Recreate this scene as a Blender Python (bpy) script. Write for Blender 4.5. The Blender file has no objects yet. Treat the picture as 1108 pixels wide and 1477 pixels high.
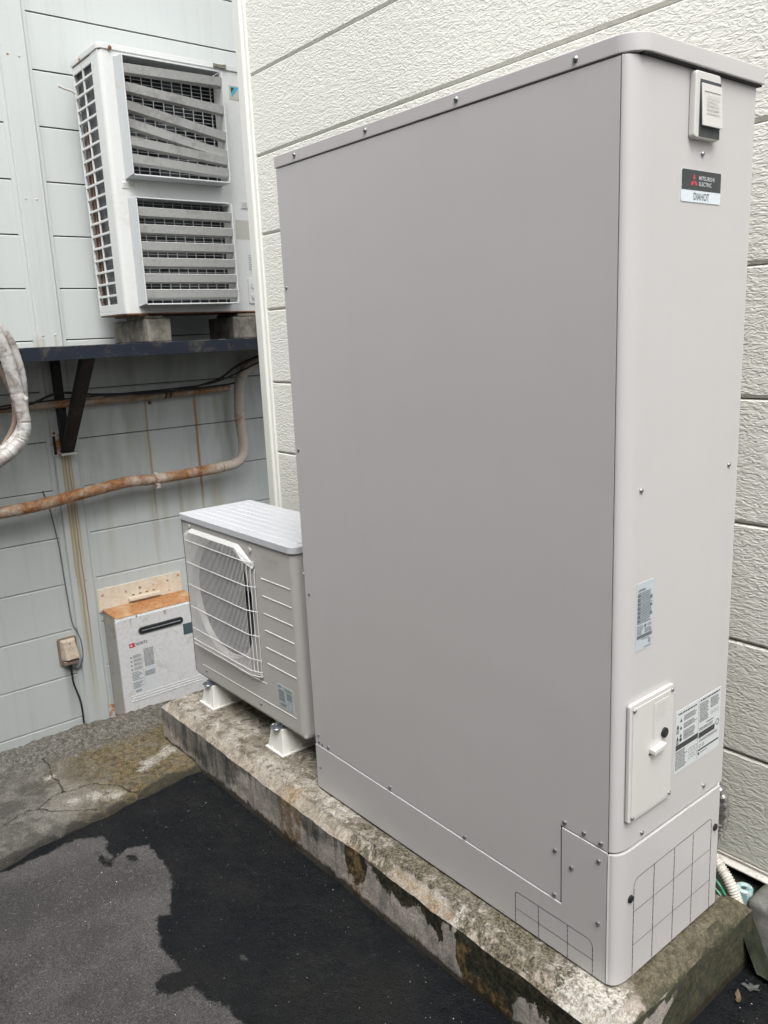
import bpy, bmesh, math, random
import numpy as np
from mathutils import Vector, Matrix, noise as mnoise

random.seed(7)
SC = bpy.context.scene
COL = SC.collection

# ------------------------------------------------------------------ camera, sky, sun, exposure
cam_data = bpy.data.cameras.new("camera")
cam = bpy.data.objects.new("camera", cam_data)
COL.objects.link(cam)
cam.location = (1.9360, -1.2548, 1.3698)
cam.rotation_mode = 'XYZ'
cam.rotation_euler = (1.3543, 0.0444, 0.8824)
cam_data.sensor_width = 36.0
cam_data.lens = 1178.26 / 1477.0 * 36.0
cam_data.clip_start = 0.02
cam_data.clip_end = 400
SC.camera = cam

world = bpy.data.worlds.new("World")
SC.world = world
world.use_nodes = True
wn = world.node_tree
bg = wn.nodes["Background"]
sky = wn.nodes.new("ShaderNodeTexSky")
sky.sky_type = 'NISHITA'
sky.sun_disc = False
SUN_EL, SUN_AZ = math.radians(60), math.radians(120)      # azimuth clockwise from +y
sky.sun_elevation = SUN_EL
sky.sun_rotation = SUN_AZ
sky.air_density = 1.0
sky.dust_density = 5.0
sky.ozone_density = 1.0
hs = wn.nodes.new("ShaderNodeHueSaturation")              # overcast: the blue is mostly washed out
hs.inputs["Saturation"].default_value = 0.16
wn.links.new(sky.outputs[0], hs.inputs["Color"])
wn.links.new(hs.outputs[0], bg.inputs[0])
bg.inputs[1].default_value = 0.15

sl = bpy.data.lights.new("sun", 'SUN')
sl.energy = 1.15
sl.angle = math.radians(40)
sl.color = (1.0, 0.985, 0.96)
sun = bpy.data.objects.new("sun", sl)
COL.objects.link(sun)
dv = Vector((math.sin(SUN_AZ) * math.cos(SUN_EL), math.cos(SUN_AZ) * math.cos(SUN_EL), math.sin(SUN_EL)))
sun.rotation_euler = dv.to_track_quat('Z', 'Y').to_euler()
sun.location = (3, -3, 6)

SC.view_settings.view_transform = 'Standard'
SC.view_settings.look = 'None'
SC.view_settings.exposure = 1.0
SC.view_settings.gamma = 1.0
SC.view_settings.use_curve_mapping = False


# ------------------------------------------------------------------ material helpers
class NT:
    def __init__(self, name):
        self.m = bpy.data.materials.new(name)
        self.m.use_nodes = True
        self.t = self.m.node_tree
        self.b = self.t.nodes["Principled BSDF"]

    def n(self, typ, props=None, ins=None, out=0):
        nd = self.t.nodes.new(typ)
        for k, v in (props or {}).items():
            setattr(nd, k, v)
        for k, v in (ins or {}).items():
            self.put(nd.inputs[k], v)
        return nd.outputs[out] if out is not None else nd

    def put(self, sock, v):
        if isinstance(v, bpy.types.NodeSocket):
            self.t.links.new(v, sock)
        else:
            if isinstance(v, tuple) and len(v) == 3 and sock.type == 'RGBA':
                v = (*v, 1.0)
            sock.default_value = v

    def pos(self):
        return self.n("ShaderNodeNewGeometry")

    def xyz(self):
        nd = self.n("ShaderNodeSeparateXYZ", None, {0: self.pos()}, None)
        return nd.outputs[0], nd.outputs[1], nd.outputs[2]

    def vec(self, x, y, z):
        return self.n("ShaderNodeCombineXYZ", None, {0: x, 1: y, 2: z})

    def scl(self, v, s):
        return self.n("ShaderNodeVectorMath", {"operation": 'MULTIPLY'}, {0: v, 1: s})

    def noise(self, v, scale=5, detail=4, rough=0.55, dist=0.0):
        return self.n("ShaderNodeTexNoise", None, {"Vector": v, "Scale": scale, "Detail": detail, "Roughness": rough, "Distortion": dist})

    def vor(self, v, scale=5, feature='F1', out=0, rnd=1.0):
        return self.n("ShaderNodeTexVoronoi", {"feature": feature}, {"Vector": v, "Scale": scale, "Randomness": rnd}, out)

    def m_(self, op, a, b=0.0, c=0.0, clamp=False):
        return self.n("ShaderNodeMath", {"operation": op, "use_clamp": clamp}, {0: a, 1: b, 2: c})

    def step(self, v, a, b, lo=0.0, hi=1.0):
        return self.n("ShaderNodeMapRange", {"interpolation_type": 'SMOOTHSTEP'}, {0: v, 1: a, 2: b, 3: lo, 4: hi})

    def mix(self, f, a, b, mode='MIX'):
        nd = self.n("ShaderNodeMix", {"data_type": 'RGBA', "blend_type": mode}, None, None)
        self.put(nd.inputs[0], f)
        self.put(nd.inputs[6], a)
        self.put(nd.inputs[7], b)
        return nd.outputs[2]

    def attr(self, name):
        return self.n("ShaderNodeAttribute", {"attribute_name": name}, None, 2)

    def bump(self, h, dist=0.001, strength=1.0, normal=None):
        ins = {"Height": h, "Distance": dist, "Strength": strength}
        if normal is not None:
            ins["Normal"] = normal
        return self.n("ShaderNodeBump", None, ins)

    def fin(self, col=None, rough=None, normal=None, metal=None, spec=None, coat=None):
        if col is not None: self.put(self.b.inputs["Base Color"], col)
        if rough is not None: self.put(self.b.inputs["Roughness"], rough)
        if normal is not None: self.put(self.b.inputs["Normal"], normal)
        if metal is not None: self.put(self.b.inputs["Metallic"], metal)
        if spec is not None: self.put(self.b.inputs["Specular IOR Level"], spec)
        if coat is not None: self.put(self.b.inputs["Coat Weight"], coat)
        return self.m


def plain(name, col, rough=0.5, metal=0.0, var=0.12, vscale=30, bumpd=0.0, bscale=400, spec=0.5):
    t = NT(name)
    p = t.pos()
    f = t.noise(p, vscale, 4)
    c = t.mix(t.m_('MULTIPLY', t.step(f, 0.35, 0.7), var), col, tuple(x * 0.45 for x in col))
    r = t.m_('ADD', rough - 0.04, t.m_('MULTIPLY', f, 0.1))
    nm = t.bump(t.noise(p, bscale, 2), bumpd, 1.0) if bumpd else None
    return t.fin(c, r, nm, metal, spec)


M = {}


def painted(name, col, rough=0.36, peel=0.00006, dirt=0.10):
    t = NT(name)
    p = t.pos()
    big = t.noise(p, 2.2, 5, 0.6)
    sm = t.noise(p, 45, 3)
    c = t.mix(t.m_('MULTIPLY', t.step(big, 0.38, 0.75), dirt), col, tuple(x * 0.72 for x in col))
    x, y, z = t.xyz()
    drip = t.noise(t.vec(t.m_('MULTIPLY', x, 28.0), t.m_('MULTIPLY', y, 28.0), t.m_('MULTIPLY', z, 1.2)), 1.0, 4, 0.6)
    if name != 'outdoor_unit_top_sky':
        c = t.mix(t.m_('MULTIPLY', t.step(drip, 0.5, 0.8), dirt * 0.8), c, tuple(v * 0.7 for v in col))
    r = t.m_('ADD', rough - 0.03, t.m_('MULTIPLY', sm, 0.07))
    h = t.noise(p, 420, 2)
    h2 = t.noise(p, 3.0, 2)
    nm = t.bump(h, peel, 1.0, t.bump(h2, 0.0022, 1.0))
    return t.fin(c, r, nm, 0.0, 0.5)


M['tank'] = painted('tank_paint', (0.475, 0.459, 0.455), 0.31, dirt=0.07)
M['tank_light'] = painted('tank_cover_plastic', (0.54, 0.525, 0.505), 0.42, 0.00003, 0.04)
M['ac'] = painted('outdoor_unit_paint', (0.44, 0.425, 0.405), 0.4)
M['ac_top_sky'] = plain('outdoor_unit_top_sky', (0.49, 0.50, 0.525), 0.36, var=0.06, vscale=7)  # paler and bluer than the body: sky reflection put into the colour
M['wire_white'] = plain('white_wire_coating', (0.58, 0.58, 0.565), 0.4, var=0.08)
M['white_plastic'] = plain('white_plastic', (0.70, 0.69, 0.65), 0.45, var=0.12, vscale=14)
M['screw'] = plain('zinc_screw', (0.42, 0.43, 0.44), 0.28, 0.9, 0.3, 200)
M['zinc'] = plain('zinc_bracket', (0.40, 0.43, 0.46), 0.3, 0.85, 0.3, 80)
M['black'] = plain('black_rubber', (0.012, 0.012, 0.014), 0.4, var=0.1)
M['dark'] = plain('dark_gap', (0.012, 0.012, 0.013), 0.8, var=0.1)
M['dark_grey'] = plain('dark_interior_metal', (0.05, 0.055, 0.06), 0.6, 0.0, 0.4, 30)
M['fan'] = plain('fan_plastic', (0.05, 0.05, 0.054), 0.45, var=0.2)
M['cable_black'] = plain('black_cable', (0.012, 0.012, 0.013), 0.45, var=0.2)
M['cable_grey'] = plain('grey_cable', (0.14, 0.15, 0.155), 0.5, var=0.2)
M['cable_green'] = plain('green_cable', (0.02, 0.20, 0.11), 0.4, var=0.2)
M['sticker'] = plain('sticker_white', (0.55, 0.575, 0.58), 0.3, var=0.04)
M['sticker_silver'] = plain('sticker_silver', (0.46, 0.51, 0.54), 0.25, 0.1, 0.05)
M['ink'] = plain('ink_black', (0.035, 0.037, 0.04), 0.35, var=0.2, vscale=300)
M['ink_grey'] = plain('ink_grey', (0.11, 0.13, 0.14), 0.4, var=0.2, vscale=300)
M['badge_dark'] = plain('badge_charcoal', (0.028, 0.034, 0.036), 0.25, var=0.05)
M['badge_white'] = plain('badge_pale_blue', (0.60, 0.66, 0.70), 0.3, var=0.03)
M['red'] = plain('badge_red', (0.50, 0.03, 0.06), 0.35, var=0.05)
M['teal'] = plain('badge_teal', (0.03, 0.32, 0.42), 0.35, var=0.05)
M['teal_panel'] = plain('dark_teal_panel', (0.06, 0.10, 0.115), 0.3, var=0.25, vscale=60)
M['aged_label'] = plain('aged_label', (0.42, 0.41, 0.37), 0.6, var=0.1)
M['foil'] = plain('foil_wrap', (0.55, 0.54, 0.52), 0.25, 0.9, 0.5, 60, 0.003, 60)
M['chrome_line'] = plain('gasket_black', (0.01, 0.01, 0.01), 0.3)
M['fins'] = None


def tex_beige():
    t = NT('beige_embossed_siding')
    x, y, z = t.xyz()
    v = t.vec(t.m_('MULTIPLY', x, 46.0), t.m_('MULTIPLY', y, 46.0), t.m_('MULTIPLY', z, 112.0))
    w1 = t.noise(v, 1.0, 2, 0.45, 1.1)
    hgt = t.step(w1, 0.38, 0.62)
    v2 = t.vec(t.m_('MULTIPLY', x, 55.0), t.m_('MULTIPLY', y, 55.0), t.m_('MULTIPLY', z, 140.0))
    w2 = t.noise(v2, 1.0, 2, 0.5, 0.8)
    h = t.m_('ADD', t.m_('MULTIPLY', hgt, 0.8), t.m_('MULTIPLY', w2, 0.9))
    nm = t.bump(h, 0.0015, 1.0)
    big = t.noise(t.pos(), 1.6, 5, 0.6)
    c = t.mix(t.m_('MULTIPLY', t.step(big, 0.35, 0.7), 0.12), (0.715, 0.712, 0.655), (0.57, 0.568, 0.51))
    drip = t.noise(t.vec(t.m_('MULTIPLY', x, 16.0), 0.0, t.m_('MULTIPLY', z, 1.0)), 1.0, 4, 0.6)
    c = t.mix(t.m_('MULTIPLY', t.step(drip, 0.55, 0.8), 0.10), c, (0.42, 0.42, 0.36))
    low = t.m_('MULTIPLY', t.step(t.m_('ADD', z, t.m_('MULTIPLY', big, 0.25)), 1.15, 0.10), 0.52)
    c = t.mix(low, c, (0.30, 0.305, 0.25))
    return t.fin(c, 0.6, nm, 0.0, 0.3)


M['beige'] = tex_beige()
M['beige_trim'] = plain('beige_trim', (0.66, 0.665, 0.62), 0.42, var=0.06, vscale=6, bumpd=0.0001)
M['groove'] = plain('beige_groove_sealer', (0.40, 0.39, 0.33), 0.75, var=0.25, vscale=20)


def strip_mask(t, y, z, y0, zt, zb, w, wob=0.012, freq=6.0):
    """vertical stain of width w running down from zt to zb at wall position y0"""
    nz = t.noise(t.vec(0.0, y0 * 37.0, t.m_('MULTIPLY', z, freq)), 1.0, 3)
    off = t.m_('MULTIPLY', t.m_('SUBTRACT', nz, 0.5), wob)
    d = t.m_('ABSOLUTE', t.m_('SUBTRACT', t.m_('ADD', y, off), y0))
    a = t.step(d, w, w * 0.15)
    b = t.step(z, zt + 0.01, zt - 0.03)
    c = t.step(z, zb, zb + (zt - zb) * 0.55)
    return t.m_('MULTIPLY', a, t.m_('MULTIPLY', b, c))


def tex_grey():
    t = NT('grey_green_siding')
    x, y, z = t.xyz()
    p = t.pos()
    big = t.noise(p, 1.3, 5, 0.6)
    c = t.mix(t.m_('MULTIPLY', t.step(big, 0.3, 0.7), 0.25), (0.485, 0.515, 0.505), (0.42, 0.447, 0.435))
    vert = t.noise(t.vec(0.0, t.m_('MULTIPLY', y, 22.0), t.m_('MULTIPLY', z, 0.9)), 1.0, 5, 0.65)
    c = t.mix(t.m_('MULTIPLY', t.step(vert, 0.48, 0.78), 0.28), c, (0.31, 0.33, 0.30))
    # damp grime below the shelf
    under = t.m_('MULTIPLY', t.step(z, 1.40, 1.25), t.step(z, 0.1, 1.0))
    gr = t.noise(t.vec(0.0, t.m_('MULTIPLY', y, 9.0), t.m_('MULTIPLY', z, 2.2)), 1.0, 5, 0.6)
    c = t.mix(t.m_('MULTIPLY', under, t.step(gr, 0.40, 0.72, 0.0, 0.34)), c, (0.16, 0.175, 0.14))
    rust = (0.30, 0.17, 0.06)
    ochre = (0.30, 0.235, 0.11)
    for (y0, zt, zb, w, s, col) in [
        (0.567, 1.08, 0.15, 0.011, 0.75, ochre), (0.553, 1.05, 0.55, 0.022, 0.22, ochre),
        (0.858, 1.07, 0.20, 0.013, 0.95, rust), (0.872, 1.07, 0.80, 0.028, 0.35, ochre),
        (0.99, 1.05, 0.75, 0.03, 0.30, ochre), (1.05, 1.05, 0.78, 0.02, 0.30, ochre), (0.93, 1.05, 0.80, 0.03, 0.16, ochre),
        (0.46, 1.06, 0.7, 0.04, 0.18, ochre), (0.62, 0.66, 0.2, 0.03, 0.25, ochre), (0.55, 0.64, 0.0, 0.016, 0.3, ochre),
        (0.78, 0.64, 0.25, 0.05, 0.22, ochre), (0.95, 0.64, 0.2, 0.07, 0.36, ochre), (0.72, 0.66, 0.1, 0.02, 0.4, ochre), (0.30, 0.62, 0.1, 0.03, 0.2, ochre),
        (0.085, 0.84, -0.2, 0.008, 0.8, ochre), (0.10, 0.84, -0.7, 0.010, 0.85, ochre), (0.118, 0.84, -0.66, 0.006, 0.95, (0.26, 0.15, 0.05)),
        (0.130, 0.84, 0.1, 0.007, 0.7, ochre), (0.11, 0.84, 0.2, 0.035, 0.35, ochre), (0.10, 0.6, -0.9, 0.03, 0.30, ochre),
        (0.07, 1.43, 1.3, 0.010, 0.4, ochre), (0.13, 1.43, 1.3, 0.010, 0.4, ochre), (-0.02, -0.27, -0.7, 0.03, 0.3, (0.2, 0.22, 0.19)),
        (0.045, 1.43, 1.28, 0.03, 0.3, ochre)]:
        c = t.mix(t.m_('MULTIPLY', strip_mask(t, y, z, y0, zt, zb, w), s), c, col)
    fine = t.noise(p, 160, 3)
    nm = t.bump(t.noise(t.vec(t.m_('MULTIPLY', x, 50.0), t.m_('MULTIPLY', y, 50.0), t.m_('MULTIPLY', z, 260.0)), 1.0, 2), 0.00025, 1.0)
    c = t.mix(t.m_('MULTIPLY', t.step(fine, 0.55, 0.75), 0.08), c, (0.2, 0.2, 0.17))
    return t.fin(c, 0.5, nm, 0.0, 0.35)


M['grey'] = tex_grey()


def rusty(name, paint, rust_dark, rust_light, amount, scale=7.0, rough=0.6, axis=None, soft=0.0, pv=0.6):
    t = NT(name)
    x, y, z = t.xyz()
    p = t.pos()
    f = t.noise(t.vec(t.m_('MULTIPLY', x, 1.0), t.m_('MULTIPLY', y, 1.0 if axis != 'y' else 0.9), t.m_('MULTIPLY', z, 1.0)), scale, 6, 0.65, 0.5)
    g = t.noise(p, 60, 5, 0.7)
    k = t.step(t.m_('ADD', f, t.m_('MULTIPLY', t.m_('SUBTRACT', g, 0.5), 0.30)), 0.58 - amount * 0.5 - soft, 0.70 - amount * 0.35 + soft)
    rc = t.mix(t.step(g, 0.35, 0.65), rust_dark, rust_light)
    c = t.mix(k, t.mix(t.m_('MULTIPLY', t.step(g, 0.4, 0.7), 0.3), paint, tuple(v * pv for v in paint)), rc)
    return t.fin(c, rough, t.bump(g, 0.0006, 1.0), 0.0, 0.3)


M['pipe_rust'] = rusty('rusty_pipe_cover', (0.50, 0.44, 0.36), (0.17, 0.07, 0.03), (0.42, 0.20, 0.075), 0.41, 9.0, 0.6, 'y', 0.03)
M['pipe_half'] = rusty('half_rusty_pipe_tape', (0.42, 0.37, 0.30), (0.17, 0.07, 0.03), (0.40, 0.22, 0.10), 0.34, 9.0, 0.6, 'y', 0.02)
M['pipe_pale'] = rusty('pale_pipe_tape', (0.50, 0.45, 0.39), (0.2, 0.11, 0.06), (0.42, 0.27, 0.14), 0.12, 4.0, 0.6)
M['steel_dark'] = rusty('dark_shelf_paint', (0.012, 0.016, 0.026), (0.03, 0.03, 0.03), (0.06, 0.055, 0.05), 0.12, 9.0, 0.42)
M['steel_black'] = rusty('black_bracket_paint', (0.010, 0.011, 0.014), (0.03, 0.018, 0.012), (0.06, 0.035, 0.02), 0.1, 9.0, 0.5)
M['foot_white'] = rusty('chalky_white_bracket', (0.55, 0.54, 0.50), (0.2, 0.08, 0.03), (0.42, 0.18, 0.06), 0.22, 16.0)
M['big_ac'] = rusty('aged_ivory_paint', (0.59, 0.60, 0.585), (0.44, 0.42, 0.37), (0.52, 0.50, 0.45), -0.06, 2.2, 0.42, None, 0.06, 0.88)
M['big_ac_plastic'] = rusty('aged_louvre_plastic', (0.44, 0.44, 0.425), (0.27, 0.265, 0.25), (0.33, 0.325, 0.31), 0.15, 4.0, 0.5)
M['big_ac_cheek'] = rusty('aged_hood_plastic', (0.52, 0.54, 0.55), (0.42, 0.40, 0.35), (0.5, 0.47, 0.40), -0.06, 3.0, 0.42, None, 0.05, 0.9)
M['rust_spot'] = rusty('rust_spot', (0.14, 0.06, 0.03), (0.08, 0.035, 0.02), (0.25, 0.12, 0.05), 0.5, 60.0)
M['heater'] = rusty('heater_paint', (0.58, 0.58, 0.575), (0.42, 0.40, 0.36), (0.50, 0.49, 0.46), 0.04, 8.0, 0.4)
M['heater_side'] = rusty('heater_side_paint', (0.40, 0.39, 0.355), (0.25, 0.2, 0.15), (0.36, 0.33, 0.28), 0.1, 8.0, 0.45)
M['heater_rust'] = rusty('heater_rusty_top', (0.50, 0.33, 0.19), (0.26, 0.10, 0.035), (0.48, 0.24, 0.10), 0.5, 9.0, 0.5)
M['plate'] = rusty('stained_steel_plate', (0.66, 0.60, 0.49), (0.42, 0.22, 0.08), (0.60, 0.40, 0.20), 0.10, 5.0, 0.4, None, 0.12)
M['tape'] = rusty('taped_hose', (0.45, 0.435, 0.42), (0.15, 0.13, 0.115), (0.32, 0.295, 0.27), 0.24, 14.0, 0.4)
M['tape_brown'] = rusty('old_brown_hose', (0.20, 0.15, 0.12), (0.1, 0.07, 0.05), (0.25, 0.2, 0.15), 0.2, 12.0, 0.6)
M['outlet'] = rusty('faded_outlet_plastic', (0.52, 0.44, 0.35), (0.34, 0.25, 0.17), (0.44, 0.35, 0.26), 0.15, 30.0, 0.35)
M['outlet_back'] = rusty('outlet_back_plastic', (0.22, 0.17, 0.13), (0.1, 0.07, 0.05), (0.3, 0.24, 0.18), 0.2, 30.0, 0.5)
M['conduit'] = rusty('conduit_plastic', (0.52, 0.49, 0.44), (0.25, 0.23, 0.19), (0.38, 0.35, 0.3), 0.12, 20.0, 0.45)
M['cap_teal'] = rusty('valve_cap_plastic', (0.16, 0.30, 0.30), (0.28, 0.40, 0.40), (0.48, 0.55, 0.53), 0.45, 60.0, 0.4)
M['leaf'] = rusty('dead_leaf', (0.12, 0.085, 0.05), (0.16, 0.06, 0.035), (0.10, 0.09, 0.07), 0.35, 30.0, 0.6)
M['leaf_pale'] = rusty('pale_wet_leaf', (0.075, 0.08, 0.075), (0.05, 0.05, 0.05), (0.11, 0.11, 0.10), 0.35, 40.0, 0.45)
M['grit'] = plain('pale_grit', (0.42, 0.42, 0.40), 0.5, var=0.5, vscale=90)
M['flashing'] = rusty('wall_flashing', (0.55, 0.53, 0.49), (0.2, 0.17, 0.13), (0.42, 0.38, 0.32), 0.2, 14.0, 0.45)


def tex_fins():
    t = NT('condenser_fins')
    x, y, z = t.xyz()
    w = t.m_('SINE', t.m_('MULTIPLY', z, 900.0))
    n = t.noise(t.pos(), 16, 4)
    n2 = t.noise(t.vec(t.m_('MULTIPLY', x, 60.0), 0.0, t.m_('MULTIPLY', z, 5.0)), 1.0, 3)
    c = t.mix(t.step(n, 0.35, 0.65), (0.075, 0.08, 0.09), (0.17, 0.175, 0.19))
    c = t.mix(t.m_('MULTIPLY', t.step(n2, 0.55, 0.7), 0.5), c, (0.30, 0.27, 0.24))
    return t.fin(c, 0.5, t.bump(w, 0.0008, 1.0), 0.4)


M['fins'] = tex_fins()


def grain(t, c, p, lo=0.62, hi=1.32, scale=170, amt=0.8):
    """fine aggregate: multiplies the colour up and down at grain size"""
    g = t.noise(p, scale, 5, 0.8)
    k = t.step(g, 0.36, 0.64, lo, hi)
    return t.mix(amt, c, t.n("ShaderNodeVectorMath", {"operation": 'SCALE'}, {0: c, 3: k}), 'MIX')


def tex_concrete_plinth():
    t = NT('weathered_plinth_concrete')
    x, y, z = t.xyz()
    p = t.pos()
    nz = t.n("ShaderNodeSeparateXYZ", None, {0: t.n("ShaderNodeNewGeometry", None, None, 1)}, 2)
    up = t.step(nz, 0.35, 0.6)                     # top and bevel against the upright faces
    n1 = t.noise(p, 6.5, 8, 0.66, 0.6)
    n2 = t.noise(p, 26, 8, 0.72, 0.5)
    n25 = t.noise(p, 55, 7, 0.75, 0.4)
    n3 = t.noise(p, 150, 5, 0.75)
    c5 = lambda v: t.m_('SUBTRACT', v, 0.5)
    vert = t.noise(t.vec(t.m_('MULTIPLY', x, 26.0), t.m_('MULTIPLY', y, 26.0), t.m_('MULTIPLY', z, 4.0)), 1.0, 7, 0.66, 0.6)
    alg = t.attr('algae')      # signed height above the lower edge of the algae run, metres
    tone = t.attr('tone')      # 0 grey runs, 1 black-green
    brown = t.attr('brown')
    moss = t.attr('moss')
    f = t.m_('ADD', alg, t.m_('ADD', t.m_('MULTIPLY', c5(n2), 0.085), t.m_('ADD', t.m_('MULTIPLY', c5(vert), 0.075), t.m_('MULTIPLY', c5(n25), 0.03))))
    soft = t.m_('MULTIPLY', t.step(f, -0.022, 0.022), 0.85)
    hard = t.step(f, -0.005, 0.004)
    bare = t.mix(t.step(n2, 0.35, 0.68), (0.43, 0.375, 0.335), (0.255, 0.232, 0.208))
    bare = t.mix(t.m_('MULTIPLY', t.step(vert, 0.50, 0.64), 0.65), bare, (0.14, 0.14, 0.13))
    gr = t.mix(t.step(t.m_('ADD', vert, t.m_('MULTIPLY', c5(n25), 0.5)), 0.38, 0.62), (0.185, 0.178, 0.155), (0.050, 0.052, 0.049))
    bk = t.mix(t.step(n25, 0.40, 0.66), (0.014, 0.016, 0.010), (0.066, 0.056, 0.036))
    side = t.mix(t.mix(tone, soft, hard), bare, t.mix(tone, gr, bk))
    bm = t.step(t.m_('ADD', brown, t.m_('ADD', t.m_('MULTIPLY', c5(n2), 0.9), t.m_('MULTIPLY', c5(vert), 0.7))), 0.42, 0.62)
    bc = t.mix(t.step(n25, 0.38, 0.60), (0.045, 0.030, 0.010), (0.235, 0.155, 0.070))
    side = t.mix(t.m_('MULTIPLY', bm, 0.75), side, bc)
    # top and chamfer
    top = t.mix(t.step(n1, 0.40, 0.58), (0.345, 0.318, 0.270), (0.175, 0.152, 0.118))
    top = t.mix(t.m_('MULTIPLY', t.step(n2, 0.49, 0.60), 0.75), top, (0.080, 0.062, 0.040))
    top = t.mix(t.m_('MULTIPLY', t.step(t.noise(p, 19, 9, 0.78, 1.2), 0.53, 0.62), 0.75), top, (0.48, 0.46, 0.42))
    cham = t.step(z, -0.004, -0.011)
    chc = t.mix(t.step(n2, 0.36, 0.62), (0.42, 0.365, 0.30), (0.22, 0.195, 0.155))
    top = t.mix(t.m_('MULTIPLY', cham, 0.75), top, chc)
    td = t.attr('mould')
    tm = t.step(t.m_('ADD', td, t.m_('ADD', t.m_('MULTIPLY', c5(n25), 0.9), t.m_('MULTIPLY', c5(n2), 1.5))), 0.38, 0.60)
    mc = t.mix(t.step(n3, 0.40, 0.60), (0.020, 0.019, 0.012), t.mix(t.step(n2, 0.4, 0.6), (0.085, 0.068, 0.040), (0.20, 0.178, 0.125)))
    top = t.mix(t.m_('MULTIPLY', tm, 0.9), top, mc)
    top = t.mix(t.m_('MULTIPLY', bm, 0.7), top, t.mix(t.step(n25, 0.38, 0.60), (0.11, 0.078, 0.036), (0.38, 0.27, 0.17)))
    wh = t.attr('white')
    wm = t.step(t.m_('ADD', wh, t.m_('ADD', t.m_('MULTIPLY', c5(n25), 1.5), t.m_('MULTIPLY', c5(n3), 1.3))), 0.42, 0.70)
    top = t.mix(t.m_('MULTIPLY', wm, 0.9), top, (0.52, 0.50, 0.45))
    c = t.mix(up, side, top)
    # moss and olive grime
    mm = t.step(t.m_('ADD', moss, t.m_('ADD', t.m_('MULTIPLY', c5(n2), 0.5), t.m_('MULTIPLY', c5(vert), 0.35))), 0.40, 0.60)
    mcol = t.mix(t.step(n25, 0.38, 0.62), (0.012, 0.018, 0.007), (0.050, 0.050, 0.022))
    mtop = t.mix(t.step(t.m_('ADD', n25, t.m_('MULTIPLY', c5(vert), 0.6)), 0.40, 0.62), (0.060, 0.050, 0.030), (0.135, 0.118, 0.078))
    c = t.mix(t.m_('MULTIPLY', mm, 0.92), c, t.mix(up, mcol, mtop))
    # dark fringe where it meets the asphalt
    fr = t.step(t.m_('ADD', z, t.m_('ADD', t.m_('MULTIPLY', c5(vert), 0.06), t.m_('MULTIPLY', c5(n25), 0.03))), -0.150, -0.163)
    c = t.mix(t.m_('MULTIPLY', fr, t.m_('MULTIPLY', t.m_('SUBTRACT', 1.0, up), 0.9)), c, (0.028, 0.022, 0.014))
    c = grain(t, c, p, 0.62, 1.28, 190, 0.85)
    c = t.mix(t.step(n3, 0.66, 0.72, 0.0, 0.6), c, (0.04, 0.036, 0.026))
    h = t.m_('ADD', t.m_('MULTIPLY', n2, 0.8), t.m_('ADD', t.m_('MULTIPLY', n25, 0.5), t.m_('MULTIPLY', n3, 0.5)))
    return t.fin(c, t.step(n2, 0.3, 0.7, 0.6, 0.9), t.bump(h, 0.004, 1.0), 0.0, 0.25)


M['plinth'] = tex_concrete_plinth()


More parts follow.
